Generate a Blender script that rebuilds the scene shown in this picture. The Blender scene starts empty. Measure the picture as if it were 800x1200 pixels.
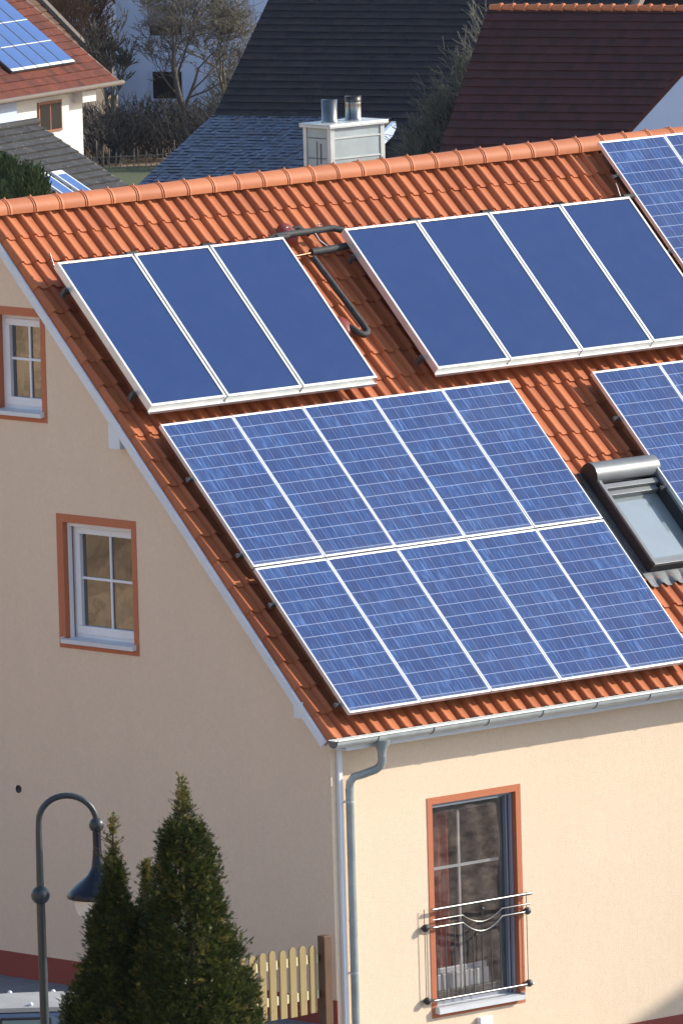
import bpy, bmesh, math, random
from mathutils import Vector, Matrix
S2 = math.sqrt(.5); PI = math.pi
scene = bpy.context.scene
COL = scene.collection
ZO = 6.05                                   # terrace level is z = 0

# ------------------------------------------------------------------ camera
CP = Vector((-75.35806, -85.12459, 12.70811 + ZO))
yaw, pit, rol = 0.7409180, 0.1197294, -0.0270601
Fp = 12900.0
fw = Vector((math.sin(yaw)*math.cos(pit), math.cos(yaw)*math.cos(pit), -math.sin(pit)))
r0 = Vector((math.cos(yaw), -math.sin(yaw), 0)); u0 = r0.cross(fw)
rt = r0*math.cos(rol) + u0*math.sin(rol); up = -r0*math.sin(rol) + u0*math.cos(rol)
cam = bpy.data.cameras.new('camera'); co = bpy.data.objects.new('camera', cam); COL.objects.link(co)
M = Matrix((rt, up, -fw)).transposed().to_4x4(); M.translation = CP
co.matrix_world = M
cam.sensor_fit = 'VERTICAL'; cam.sensor_height = 24; cam.sensor_width = 16
cam.lens = Fp/1200*24; cam.clip_start = 1; cam.clip_end = 6000
scene.camera = co

def at(px, py, depth):
    """survey helper: point seen at photo pixel (px,py) at a distance along the view"""
    return CP + (fw + rt*((px-400)/Fp) - up*((py-600)/Fp))*depth
TOW = Vector((-.675, -.738, 0)); RGT = Vector((.738, -.675, 0)); UPZ = Vector((0, 0, 1))

# ------------------------------------------------------------------ light
wd = bpy.data.worlds.new('World'); scene.world = wd; wd.use_nodes = True
nt = wd.node_tree; bg = nt.nodes['Background']
sky = nt.nodes.new('ShaderNodeTexSky'); sky.sky_type = 'NISHITA'; sky.sun_disc = False
SUN = Vector((1.62, -1, 1.0)).normalized()
sky.sun_elevation = math.asin(SUN.z); sky.sun_rotation = math.atan2(SUN.x, SUN.y)
sky.air_density = 1.0; sky.dust_density = 1.0; sky.ozone_density = 1.2
nt.links.new(sky.outputs[0], bg.inputs[0]); bg.inputs[1].default_value = 0.15
sl = bpy.data.lights.new('sun', 'SUN'); sl.energy = 3.22; sl.angle = math.radians(.5); sl.color = (1, .95, .82)
so = bpy.data.objects.new('sun', sl); COL.objects.link(so)
so.rotation_euler = SUN.to_track_quat('Z', 'Y').to_euler()
scene.view_settings.view_transform = 'Standard'; scene.view_settings.look = 'None'
scene.view_settings.exposure = .76; scene.view_settings.gamma = 1

# ------------------------------------------------------------------ helpers
class MB:
    def __init__(s): s.v = []; s.f = []; s.mi = []; s.tint = []; s.sm = []
    def add(s, vs, fs, mi=0, tint=0., sm=False):
        o = len(s.v); s.v += [tuple(p) for p in vs]; s.tint += [tint]*len(vs)
        for f in fs: s.f.append(tuple(i+o for i in f)); s.mi.append(mi); s.sm.append(sm)
    def quad(s, a, b, c, d, mi=0, tint=0.): s.add((a, b, c, d), ((0, 1, 2, 3),), mi, tint)
    def box(s, x0, x1, y0, y1, z0, z1, mi=0, T=None, tint=0.):
        vs = [Vector((x, y, z)) for z in (z0, z1) for y in (y0, y1) for x in (x0, x1)]
        if T: vs = [T @ v for v in vs]
        s.add(vs, ((0, 2, 3, 1), (4, 5, 7, 6), (0, 1, 5, 4), (2, 6, 7, 3), (0, 4, 6, 2), (1, 3, 7, 5)), mi, tint)
    def tube(s, pts, rad, n=10, mi=0, caps=True, sm=True):
        pts = [Vector(p) for p in pts]
        rad = rad if isinstance(rad, (list, tuple)) else [rad]*len(pts)
        rings = []; ref = None
        for i, p in enumerate(pts):
            d = (pts[min(i+1, len(pts)-1)] - pts[max(i-1, 0)]).normalized()
            if ref is None: ref = Vector((0, 0, 1)) if abs(d.z) < .9 else Vector((1, 0, 0))
            a = d.cross(ref).normalized(); b = a.cross(d).normalized(); ref = b
            rings += [p + (a*math.cos(2*PI*k/n) + b*math.sin(2*PI*k/n))*rad[i] for k in range(n)]
        fs = [(i*n+k, i*n+(k+1) % n, (i+1)*n+(k+1) % n, (i+1)*n+k) for i in range(len(pts)-1) for k in range(n)]
        s.add(rings, fs, mi, 0., sm)
        if caps: s.add(rings[:n], [tuple(range(n))[::-1]], mi); s.add(rings[-n:], [tuple(range(n))], mi)
    def lathe(s, prof, c=(0, 0, 0), n=24, mi=0, T=None):
        c = Vector(c); vs = []
        for r, z in prof:
            for k in range(n):
                p = Vector((r*math.cos(2*PI*k/n), r*math.sin(2*PI*k/n), z))
                vs.append((T @ p if T else p) + c)
        fs = [(i*n+k, i*n+(k+1) % n, (i+1)*n+(k+1) % n, (i+1)*n+k) for i in range(len(prof)-1) for k in range(n)]
        s.add(vs, fs, mi, 0., True)
    def ball(s, c, r, mi=0, n=20, sc=(1, 1, 1)):
        prof = [(max(1e-4, r*math.sin(PI*i/12)), -r*math.cos(PI*i/12)) for i in range(13)]
        s.lathe(prof, c, n, mi, Matrix.Diagonal((sc[0], sc[1], sc[2])))
    def build(s, name, mats, parent=None, bevel=0, recalc=False, loc=None):
        me = bpy.data.meshes.new(name); me.from_pydata(s.v, [], s.f)
        for m in (mats if isinstance(mats, (list, tuple)) else [mats]): me.materials.append(m)
        me.polygons.foreach_set('material_index', s.mi); me.polygons.foreach_set('use_smooth', s.sm)
        at_ = me.attributes.new('tint', 'FLOAT', 'POINT'); at_.data.foreach_set('value', s.tint)
        me.update()
        if recalc:
            b = bmesh.new(); b.from_mesh(me); bmesh.ops.recalc_face_normals(b, faces=b.faces); b.to_mesh(me); b.free()
        o = bpy.data.objects.new(name, me); COL.objects.link(o)
        if parent: o.parent = parent
        if loc: o.location = loc
        if bevel:
            md = o.modifiers.new('bevel', 'BEVEL'); md.width = bevel; md.segments = 2; md.limit_method = 'ANGLE'
        return o

def tag(o, label=None, cat=None, group=None, kind=None):
    if label: o['label'] = label
    if cat: o['category'] = cat
    if group: o['group'] = group
    if kind: o['kind'] = kind
    return o
def empty(name, loc=(0, 0, 0), rot=(0, 0, 0), **k):
    o = bpy.data.objects.new(name, None); COL.objects.link(o); o.location = loc; o.rotation_euler = rot
    o.empty_display_size = .2
    return tag(o, **k)
def copy_tree(o, parent=None):
    c = o.copy(); COL.objects.link(c)
    if parent: c.parent = parent
    for ch in [x for x in bpy.data.objects if x.parent == o]: copy_tree(ch, c)
    return c

# ------------------------------------------------------------------ materials
class G:
    def __init__(s, name, rough=.8, metal=0., spec=.5, coat=0.):
        s.m = bpy.data.materials.new(name); s.m.use_nodes = True; s.t = s.m.node_tree
        s.b = s.t.nodes['Principled BSDF']; s.out = s.t.nodes['Material Output']
        s.b.inputs['Roughness'].default_value = rough; s.b.inputs['Metallic'].default_value = metal
        s.b.inputs['Specular IOR Level'].default_value = spec; s.b.inputs['Coat Weight'].default_value = coat
        s.b.inputs['Coat Roughness'].default_value = .05
    def n(s, t, **k):
        x = s.t.nodes.new('ShaderNode'+t)
        for a, b in k.items(): setattr(x, a, b)
        return x
    def lk(s, a, b): s.t.links.new(a, b)
    def inp(s, sock, v):
        if isinstance(v, bpy.types.NodeSocket): s.lk(v, sock)
        else: sock.default_value = v
    def math(s, op, a, b=0., c=0.):
        x = s.n('Math', operation=op); s.inp(x.inputs[0], a); s.inp(x.inputs[1], b); s.inp(x.inputs[2], c); return x.outputs[0]
    def coord(s, kind='Object', scale=(1, 1, 1)):
        x = s.n('TexCoord'); mp = s.n('Mapping'); mp.inputs['Scale'].default_value = scale
        s.lk(x.outputs[kind], mp.inputs[0]); return mp.outputs[0]
    def noise(s, vec, scale, detail=3, rough=.6, out=0):
        x = s.n('TexNoise'); s.lk(vec, x.inputs['Vector']); x.inputs['Scale'].default_value = scale
        x.inputs['Detail'].default_value = detail; x.inputs['Roughness'].default_value = rough; return x.outputs[out]
    def ramp(s, fac, stops):
        x = s.n('ValToRGB'); s.inp(x.inputs[0], fac); e = x.color_ramp.elements
        while len(e) < len(stops): e.new(.5)
        for el, (p, c) in zip(e, stops): el.position = p; el.color = (*c, 1) if len(c) == 3 else c
        return x.outputs[0]
    def mix(s, fac, a, b, mode='MIX'):
        x = s.n('Mix', data_type='RGBA', blend_type=mode)
        s.inp(x.inputs[0], fac)
        for sock, v in ((x.inputs[6], a), (x.inputs[7], b)):
            if isinstance(v, tuple): v = (*v, 1) if len(v) == 3 else v
            s.inp(sock, v)
        return x.outputs[2]
    def col(s, c):
        if isinstance(c, tuple): c = (*c, 1)
        s.inp(s.b.inputs['Base Color'], c); return s
    def bump(s, h, strength=.3, dist=.01):
        x = s.n('Bump'); x.inputs['Strength'].default_value = strength; x.inputs['Distance'].default_value = dist
        s.lk(h, x.inputs['Height']); s.lk(x.outputs[0], s.b.inputs['Normal']); return s
    def attr(s, name='tint'):
        x = s.n('Attribute', attribute_name=name); return x.outputs['Fac']

def varmat(name, c0, c1, scale=3, rough=.8, metal=0., bump=0, bscale=40, spec=.5, bdist=.01, detail=4, coat=0., sc=(1, 1, 1)):
    g = G(name, rough, metal, spec, coat); v = g.coord(scale=sc)
    g.col(g.mix(g.ramp(g.noise(v, scale, detail), [(.3, (0, 0, 0)), (.7, (1, 1, 1))]), c0, c1))
    if bump: g.bump(g.noise(v, bscale, 5), bump, bdist)
    return g.m

def plaster(name, c, d=.9):
    g = G(name, .92, 0, .2); v = g.coord()
    big = g.noise(v, .55, 5, .62); st = g.noise(g.coord(scale=(3.2, 3.2, .5)), 1.0, 5, .65); fine = g.noise(v, 26, 4, .6)
    c1 = tuple(x*d for x in c)
    a = g.mix(g.ramp(big, [(.35, (0, 0, 0)), (.65, (1, 1, 1))]), c, c1)
    a = g.mix(g.ramp(st, [(.45, (0, 0, 0)), (.75, (.22, .22, .22))]), a, tuple(x*.86 for x in c))
    a = g.mix(g.ramp(fine, [(.3, (0, 0, 0)), (.7, (.5, .5, .5))]), a, tuple(x*.84 for x in c))
    g.col(a)
    h = g.math('ADD', g.noise(v, 85, 4, .7), g.math('MULTIPLY', g.noise(v, 7, 3), .6))
    g.bump(h, .7, .007); return g.m

MT = {}
MT['plaster'] = plaster('cream plaster', (.84, .645, .475), .95)
MT['surround'] = plaster('terracotta paint', (.55, .19, .10), .95)
MT['plinth'] = plaster('oxide red plinth paint', (.33, .085, .065), .85)
MT['white_plaster'] = plaster('white plaster', (.80, .78, .74), .9)
MT['shade_tinted_plaster'] = plaster('blue shaded white plaster', (.55, .64, .84), .93)  # white walls, with the blue of their shade put into the colour
MT['pvc'] = varmat('white window plastic', (.78, .79, .82), (.72, .73, .77), 2, .35)
MT['whitemetal'] = varmat('light grey coated metal', (.72, .73, .75), (.62, .63, .66), 3, .4, bump=.05)
MT['barge'] = varmat('white painted board', (.74, .75, .78), (.62, .64, .68), 1.5, .5, sc=(1, .3, 1), bump=.1)
MT['alu'] = varmat('anodised aluminium', (.80, .80, .79), (.68, .68, .67), 5, .38, .55, bump=.03)
MT['alu_side'] = MT['alu']
MT['zinc'] = varmat('weathered zinc', (.60, .61, .59), (.44, .46, .45), 6, .48, .2, bump=.12, bscale=14)
MT['lead'] = varmat('lead flashing', (.10, .105, .115), (.17, .175, .185), 8, .5, .4, bump=.2, bscale=20)
MT['steel'] = varmat('polished steel', (.27, .265, .26), (.20, .195, .19), 9, .30, 1.)
MT['steel_soot'] = varmat('sooty steel', (.05, .045, .04), (.12, .11, .10), 9, .4, .9)
MT['clad'] = varmat('chimney sheet cladding', (.38, .43, .45), (.30, .34, .36), 4, .45, .25, bump=.15, bscale=5)
MT['cladtrim'] = varmat('chimney trim', (.60, .61, .60), (.46, .48, .48), 5, .4, .3)
MT['blackplastic'] = varmat('black foam insulation', (.018, .018, .02), (.04, .04, .042), 14, .7, bump=.4, bscale=30)
MT['copper'] = varmat('copper pipe', (.22, .11, .07), (.15, .08, .05), 8, .35, .9)
MT['darkgrey'] = varmat('dark grey coated metal', (.06, .063, .07), (.09, .095, .1), 6, .45, .3)
MT['windowgrey'] = varmat('grey roof window cladding', (.19, .198, .205), (.15, .158, .168), 3, .42, .2)
MT['blackrubber'] = varmat('black seal', (.012, .012, .014), (.02, .02, .022), 5, .6)
MT['lampgreen'] = varmat('dark lamp paint', (.020, .026, .030), (.030, .036, .041), 6, .42, 0, coat=.1)
MT['lampblue'] = varmat('glossy lamp shade enamel', (.006, .008, .018), (.009, .012, .024), 6, .3, 0, spec=.35)
MT['stone'] = varmat('pale concrete', (.55, .54, .52), (.40, .39, .38), 5, .9, bump=.3)
MT['darkwood'] = varmat('dark brown stained timber', (.15, .072, .034), (.09, .042, .02), 6, .6, bump=.2, sc=(8, 8, 1))
MT['brownframe'] = varmat('brown window timber', (.30, .10, .05), (.20, .07, .035), 6, .6)
MT['timber'] = varmat('grey timber', (.20, .16, .13), (.13, .105, .09), 3, .8, bump=.3, sc=(6, 6, 1))

def tile_mat(name, c, dark, rough=.6, dirt=.35, light=None, spec=.35):
    g = G(name, rough, 0, spec); v = g.coord(); t = g.attr()
    a = g.mix(t, c, dark)
    n = g.noise(v, 5.5, 6, .7)
    a = g.mix(g.math('MULTIPLY', g.ramp(n, [(.42, (0, 0, 0)), (.78, (1, 1, 1))]), dirt), a, dark)
    f = g.noise(v, 70, 4, .75)
    a = g.mix(g.ramp(f, [(.35, (.25, .25, .25)), (.6, (0, 0, 0))]), a, tuple(x*.6 for x in c))
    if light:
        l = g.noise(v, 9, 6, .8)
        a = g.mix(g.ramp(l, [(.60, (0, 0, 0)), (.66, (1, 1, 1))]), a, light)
    g.col(a); g.bump(g.math('ADD', f, n), .25, .004); return g.m
MT['tile'] = tile_mat('terracotta roof tile', (.52, .160, .064), (.34, .095, .040), .55, spec=.22)
MT['ridgetile'] = tile_mat('terracotta ridge tile', (.53, .18, .078), (.39, .122, .053), .55, spec=.22)
MT['bg_tile_red'] = tile_mat('old red brown roof tile', (.19, .052, .032), (.085, .032, .024), .85, .9, (.36, .12, .05), .2)
MT['bg_tile_dark'] = tile_mat('anthracite roof tile', (.035, .034, .036), (.065, .062, .06), .8, .5, (.30, .29, .28))  # pale speckle noise stands for sunlit tile edges
MT['bg_tile_barn'] = tile_mat('weathered dark barn tile', (.010, .010, .015), (.021, .016, .020), .85, .6)
MT['bg_tile_wine'] = tile_mat('dark wine red roof tile', (.078, .022, .021), (.044, .015, .016), .8, .6)
MT['slate'] = tile_mat('dark slate with sky sheen colour', (.030, .055, .115), (.013, .020, .038), .5, 1., (.15, .22, .35), .6)  # reflected sky put into the colour as blue tone and pale speckles

# photovoltaic laminate: cells, gaps, contact bars and crystal grain
def pv_mat():
    g = G('polycrystalline solar cells', .14, 0, .5, .25)
    tc = g.n('TexCoord'); sp = g.n('SeparateXYZ'); g.lk(tc.outputs['Object'], sp.inputs[0])
    X = g.math('DIVIDE', g.math('SUBTRACT', sp.outputs[0], .030), .1552)
    Y = g.math('DIVIDE', g.math('SUBTRACT', sp.outputs[1], .036), .1580)
    def line(v, w, off=0.):
        fr = g.math('FRACT', g.math('ADD', v, off)); d = g.math('MINIMUM', fr, g.math('SUBTRACT', 1., fr))
        return g.math('LESS_THAN', d, w)
    gx = line(X, .018); gy = line(Y, .026)
    b1 = line(X, .010, .5-.17+.0); b2 = line(X, .010, .5+.17); 
    bars = g.math('MAXIMUM', b1, b2)
    cx = g.math('FLOOR', X); cy = g.math('FLOOR', Y)
    oi = g.n('ObjectInfo')
    cb = g.n('CombineXYZ'); g.lk(cx, cb.inputs[0]); g.lk(cy, cb.inputs[1]); g.lk(g.math('MULTIPLY', oi.outputs['Random'], 91.), cb.inputs[2])
    wn = g.n('TexWhiteNoise', noise_dimensions='3D'); g.lk(cb.outputs[0], wn.inputs[0])
    # crystal grains: streaky blotches, shifted per module
    mv = g.n('VectorMath', operation='ADD'); g.lk(tc.outputs['Object'], mv.inputs[0])
    c2 = g.n('CombineXYZ'); r7 = g.math('MULTIPLY', oi.outputs['Random'], 37.)
    for i in range(3): g.lk(r7, c2.inputs[i])
    g.lk(c2.outputs[0], mv.inputs[1])
    mp = g.n('Mapping'); mp.inputs['Scale'].default_value = (95, 7, 1); g.lk(mv.outputs[0], mp.inputs[0])
    vo = g.n('TexVoronoi'); vo.inputs['Scale'].default_value = 1.; g.lk(mp.outputs[0], vo.inputs['Vector'])
    sv = g.n('SeparateColor'); g.lk(vo.outputs['Color'], sv.inputs[0])
    k = g.math('ADD', g.math('MULTIPLY', sv.outputs[0], .72), g.math('MULTIPLY', wn.outputs[0], .28))
    cell = g.ramp(k, [(.1, (.005, .022, .110)), (.5, (.008, .040, .160)), (.8, (.016, .070, .230)), (.95, (.075, .16, .38))])
    big = g.noise(mv.outputs[0], 7., 3)
    cell = g.mix(g.ramp(big, [(.35, (0, 0, 0)), (.75, (.5, .5, .5))]), cell, (.022, .036, .12))
    a = g.mix(g.math('MULTIPLY', bars, .28), cell, (.30, .35, .50))
    a = g.mix(g.math('MAXIMUM', g.math('MULTIPLY', gx, .36), g.math('MULTIPLY', gy, .55)), a, (.42, .48, .64))
    dust = g.math('MULTIPLY', g.ramp(g.noise(mv.outputs[0], 2.2, 6, .7), [(.4, (0, 0, 0)), (.8, (1, 1, 1))]), .07)
    edge = g.math('MULTIPLY', g.ramp(sp.outputs[1], [(.0, (1, 1, 1)), (.06, (0, 0, 0))]), .18)
    a = g.mix(g.math('ADD', dust, edge), a, (.30, .30, .32))
    g.col(a)
    g.lk(g.math('ADD', .12, g.math('MULTIPLY', g.noise(mv.outputs[0], 3., 4), .12)), g.b.inputs['Roughness'])
    return g.m
MT['pv'] = pv_mat()
def absorber():
    g = G('collector glass over blue absorber', .38, 0, .2, 0); v = g.coord()
    a = g.mix(g.noise(v, 60, 4, .7), (.007, .030, .122), (.011, .041, .150))
    a = g.mix(g.ramp(g.noise(v, 1.3, 4, .6), [(.4, (0, 0, 0)), (.7, (.5, .5, .5))]), a, (.013, .045, .15)); a = g.mix(g.math('MULTIPLY', g.ramp(g.noise(v, 4.5, 8, .75), [(.45, (0, 0, 0)), (.75, (1, 1, 1))]), .05), a, (.16, .19, .30)); g.col(a)
    g.bump(g.noise(v, 220, 2), .15, .002); return g.m
MT['absorber'] = absorber()
def glassy(name, c, rough=.03, ior=1.9):
    g = G(name, rough, 0, .5); g.b.inputs['IOR'].default_value = ior; v = g.coord()
    g.col(g.mix(g.noise(v, 2., 3), c, tuple(x*1.6 for x in c)))
    g.bump(g.noise(v, 1.6, 3), .12, .01); return g.m
MT['pane'] = glassy('window glass', (.010, .012, .014), .02, 2.6)
MT['skypane'] = glassy('roof window glass', (.17, .20, .21), .05, 2.7)
MT['carglass'] = glassy('car glass', (.012, .016, .014), .04, 2.0)
MT['bgglass'] = glassy('dark far window', (.012, .012, .014), .15, 1.5)
MT['shutter'] = varmat('roller shutter slats', (.26, .24, .27), (.20, .19, .22), 20, .6, sc=(.2, .2, 6))
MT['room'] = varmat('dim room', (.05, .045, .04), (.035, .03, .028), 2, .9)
MT['redcloth'] = varmat('red curtain', (.60, .085, .05), (.34, .05, .035), 5, .9, sc=(5, 5, .4), bump=.4, bscale=12)
MT['globe'] = varmat('opal lamp glass', (.82, .78, .72), (.74, .70, .64), 5, .22, coat=.4)
def picketmat():
    g = G('pressure treated pine', .7, 0, .3)
    v = g.coord(scale=(14, 14, 1.4)); a = g.mix(g.noise(v, 2.2, 6, .7), (.44, .33, .155), (.25, .175, .08))
    kn = g.n('TexVoronoi'); kn.inputs['Scale'].default_value = 9; g.lk(g.coord(scale=(1, 1, .7)), kn.inputs['Vector'])
    a = g.mix(g.ramp(kn.outputs['Distance'], [(.06, (.8, .8, .8)), (.16, (0, 0, 0))]), a, (.16, .085, .035))
    g.col(a); g.bump(g.noise(v, 5, 4), .3, .003); return g.m
MT['picket'] = picketmat()
def net():
    g = G('grey fly screen mesh', .85, 0, .3); v = g.coord()
    g.col(g.mix(g.ramp(g.noise(g.coord(scale=(1, 1, 2.2)), 4.5, 7, .75), [(.38, (0, 0, 0)), (.62, (1, 1, 1))]), (.20, .155, .135), (.06, .045, .04)))
    tr = g.n('BsdfTransparent'); mx = g.n('MixShader'); g.lk(tr.outputs[0], mx.inputs[1]); g.lk(g.b.outputs[0], mx.inputs[2])
    mx.inputs[0].default_value = .48; g.lk(mx.outputs[0], g.out.inputs[0]); return g.m
MT['net'] = net()
def leafmat(name, c0, c1, c2, tl=.2):
    g = G(name, .6, 0, .25); t = g.attr()
    a = g.ramp(t, [(0., c0), (.6, c1), (1., c2)]); g.col(a)
    tr = g.n('BsdfTranslucent'); g.lk(a, tr.inputs[0]); mx = g.n('MixShader'); mx.inputs[0].default_value = tl
    g.lk(g.b.outputs[0], mx.inputs[1]); g.lk(tr.outputs[0], mx.inputs[2]); g.lk(mx.outputs[0], g.out.inputs[0]); return g.m
MT['thuja'] = leafmat('thuja scale foliage', (.022, .034, .010), (.075, .092, .021), (.28, .215, .06), .32)
MT['pine'] = leafmat('evergreen foliage', (.025, .045, .02), (.055, .085, .035), (.11, .14, .06))
MT['thujawood'] = varmat('thuja bark', (.12, .075, .05), (.07, .045, .03), 9, .9, bump=.4)
MT['bark'] = varmat('grey brown bark', (.12, .10, .085), (.07, .06, .05), 3, .9)
MT['barkpale'] = varmat('pale lichened bark', (.20, .18, .13), (.11, .10, .075), 2, .9)
MT['twigbrown'] = varmat('rust brown twigs', (.28, .14, .07), (.17, .09, .05), 1, .9)
MT['twiggrey'] = varmat('grey green twigs', (.16, .155, .12), (.09, .09, .075), 1, .9)
MT['twigshade'] = varmat('shade darkened twigs', (.026, .022, .024), (.045, .038, .034), 1, .9)  # twigs coloured darker to stand for the shade in the gap
def groundmat():
    g = G('dry field and soil', .95, 0, .1); v = g.coord()
    a = g.ramp(g.noise(v, .18, 7, .65), [(.32, (.19, .12, .07)), (.45, (.50, .33, .20)), (.56, (.60, .41, .26)), (.68, (.28, .21, .10))])
    st_ = g.noise(g.coord(scale=(.5, 1.4, 2.2)), 1.1, 8, .75); a = g.mix(g.ramp(st_, [(.42, (0, 0, 0)), (.6, (.85, .85, .85))]), a, (.10, .085, .05))
    a2 = g.mix(.75, g.ramp(g.noise(v, .18, 7, .65), [(.32, (.19, .12, .07)), (.45, (.50, .33, .20)), (.56, (.60, .41, .26)), (.68, (.28, .21, .10))]), a)
    g.col(a2); g.bump(g.noise(v, 5, 5), .6, .1); return g.m
MT['ground'] = groundmat()
MT['lawn'] = varmat('grass', (.06, .085, .022), (.085, .085, .04), 3, .9, bump=.5, bscale=20)
def paving():
    g = G('grey concrete paving', .85, 0, .3); v = g.coord()
    br = g.n('TexBrick'); g.lk(v, br.inputs['Vector']); br.inputs['Scale'].default_value = 1
    br.inputs['Brick Width'].default_value = .4; br.inputs['Row Height'].default_value = .2; br.inputs['Mortar Size'].default_value = .006
    br.inputs['Color1'].default_value = (.20, .205, .225, 1); br.inputs['Color2'].default_value = (.25, .255, .27, 1); br.inputs['Mortar'].default_value = (.1, .1, .11, 1)
    g.col(g.mix(g.noise(v, 1.2, 5), br.outputs[0], (.16, .165, .18))); return g.m
MT['paving'] = paving()
MT['carpaint'] = varmat('blue grey van paint', (.15, .18, .26), (.13, .16, .235), 4, .3, .1, coat=.6)
MT['carroof'] = varmat('dusty cream van roof', (.42, .40, .37), (.34, .33, .31), 5, .55, bump=.05)
MT['tyre'] = varmat('black tyre rubber', (.018, .018, .018), (.03, .03, .03), 5, .8)

# ------------------------------------------------------------------ geometry utilities
RX = Matrix.Rotation(math.radians(45), 4, 'X')
RM = Matrix.Translation((0, 0, ZO)) @ RX            # roof frame: x along eaves, y up the slope, z outward
def R(x, s, n): return RM @ Vector((x, -s, n))      # s runs DOWN the slope
def roof_empty(name, x, s, n, **k): return empty(name, R(x, s, n), (math.radians(45), 0, 0), **k)

def sheet_with_holes(outline, holes, axis, pos, thick=0.0):
    """vertical wall sheet in plane axis=pos, outline polygon [(u,z)], rectangular holes (u0,u1,z0,z1)"""
    bm = bmesh.new()
    mk = (lambda u, z: Vector((pos, u, z))) if axis == 'x' else (lambda u, z: Vector((u, pos, z)))
    bm.faces.new([bm.verts.new(mk(u, z)) for u, z in outline])
    un = Vector((0, 1, 0)) if axis == 'x' else Vector((1, 0, 0))
    for u0, u1, z0, z1 in holes:
        for u in (u0, u1): bmesh.ops.bisect_plane(bm, geom=bm.verts[:]+bm.edges[:]+bm.faces[:], plane_co=mk(u, 0), plane_no=un)
        for z in (z0, z1): bmesh.ops.bisect_plane(bm, geom=bm.verts[:]+bm.edges[:]+bm.faces[:], plane_co=mk(0, z), plane_no=(0, 0, 1))
    kill = []
    for f in bm.faces:
        c = f.calc_center_median(); u = c.y if axis == 'x' else c.x
        if any(u0 < u < u1 and z0 < c.z < z1 for u0, u1, z0, z1 in holes): kill.append(f)
    bmesh.ops.delete(bm, geom=kill, context='FACES')
    bm.verts.index_update()
    vs = [v.co.copy() for v in bm.verts]; fs = [[v.index for v in f.verts] for f in bm.faces]; bm.free()
    return vs, fs

# ================================================================== THE HOUSE
GX, WY = -.1, -2.587
RY = 2.43                                    # ridge Y
XE = 15.0                                    # far end of house
BW = 2*RY - WY
house = empty('house', (0, 0, 0), label='large cream plastered house with terracotta tiled roof carrying solar panels', cat='house')
def tile_h(t):
    P = [(0, -.010), (.04, .006), (.08, .028), (.13, .042), (.2, .049), (.28, .047), (.36, .038), (.46, .022), (.58, .011), (.74, .006), (.88, .007), (.96, .010), (1, .002)]
    for (a, x), (b, y) in zip(P, P[1:]):
        if t <= b: return x + (y-x)*(t-a)/(b-a)
    return 0
TT = [0, .04, .08, .12, .16, .2, .25, .3, .36, .42, .48, .58, .72, .86, .96]
GA = .3455; S0 = 4.108
random.seed(3)
def roof_tiles(mb, front=True):
    ncol = int((XE+.3)/.2)+1
    for r in range(22):
        sb = S0 - GA*r; st = max(sb - GA - .03, -3.20)
        if sb < -3.1: break
        sb_row, st_row = sb, st
       
        for c in range(ncol):
            x0 = -.252 + .2*c
            if x0 > XE+.3: break
            sb, st = sb_row, st_row
            if 5.2 < x0+.1 < 6.33 and sb > 1.3 and st < 2.64:
                if sb > 2.64: st = 2.64
                elif st < 1.3: sb = 1.3
                else: continue
            j = random.uniform(-.0025, .0025); js = random.uniform(-.005, .005); tint = min(1, max(0, random.gauss(.35, .25)))
            jr = random.uniform(-.002, .002)
            vs = []; m = len(TT)+1
            base = -.246
            for (s, up_) in ((sb+js, .022), (sb+js-.03, .024), ((sb+st)/2, .013), (st, .0)):
                for i in range(m):
                    t = TT[i] if i < len(TT) else 1.0
                    hh = tile_h(t)*1.12 if i < len(TT) else -.004
                    bulge = .006 if (s > sb-.02 and t < .36) else 0
                    vs.append(R(x0+.2*t, s, base + up_ + hh + bulge + j + jr*t))
            fs = [(a*m+i, a*m+i+1, (a+1)*m+i+1, (a+1)*m+i) for a in range(3) for i in range(m-1)]
            # front lip
            o = len(vs)
            for i in range(m):
                v = vs[i]; vs.append(v + (R(0, 0, -.016)-R(0, 0, 0)) + (R(0, -.004, 0)-R(0, 0, 0)))
            fs += [(o+i, o+i+1, i+1, i) for i in range(m-1)]
            if c == 0:   # verge flange
                o = len(vs)
                for s, up_ in ((sb+js, .022), (st, .0)):
                    vs.append(R(x0, s, base+up_+j)); vs.append(R(x0-.006, s, base+up_-.075))
                fs.append((o, o+1, o+3, o+2))
            mb.add(vs, fs, 0, tint, True)
mb = MB(); roof_tiles(mb)
roof = mb.build('roof', MT['tile'], house)
roof['label'] = 'orange terracotta interlocking roof tiles'
# sharpen tile edges
md = roof.modifiers.new('edges', 'EDGE_SPLIT'); md.split_angle = math.radians(50)
# back slope and deck (boards under the tiles), a closed prism
mb = MB()
def ridge_s(n): return -(RY + n*S2)/S2 if False else None
def prism(mb, x0, x1, pts, mi=0):
    n = len(pts); vs = [Vector((x, y, z)) for x in (x0, x1) for y, z in pts]
    fs = [tuple(range(n)), tuple(range(2*n-1, n-1, -1))] + [(i, i+n, (i+1) % n+n, (i+1) % n) for i in range(n)]
    mb.add(vs, fs, mi)
def RYZ(s, n): p = R(0, s, n); return (p.y, p.z)
def mir(p): return (2*RY-p[0], p[1])
sr = lambda n: -(RY + n*S2)/S2 if True else 0
def s_at_ridge(n): return -(RY/S2 + n)      # y = -s*S2 - n*S2 = RY
a0 = RYZ(4.06, -.258); a1 = (RY, RM[2][3] + (-s_at_ridge(-.258)*S2 - .258*S2)); b0 = RYZ(4.06, -.303); b1 = (RY, a1[1]-.064)
prism(mb, -.254, XE+.2, [a0, a1, mir(a0), mir(b0), b1, b0])
mb.build('roof_deck', MT['barge'], roof)
mb = MB()
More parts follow.
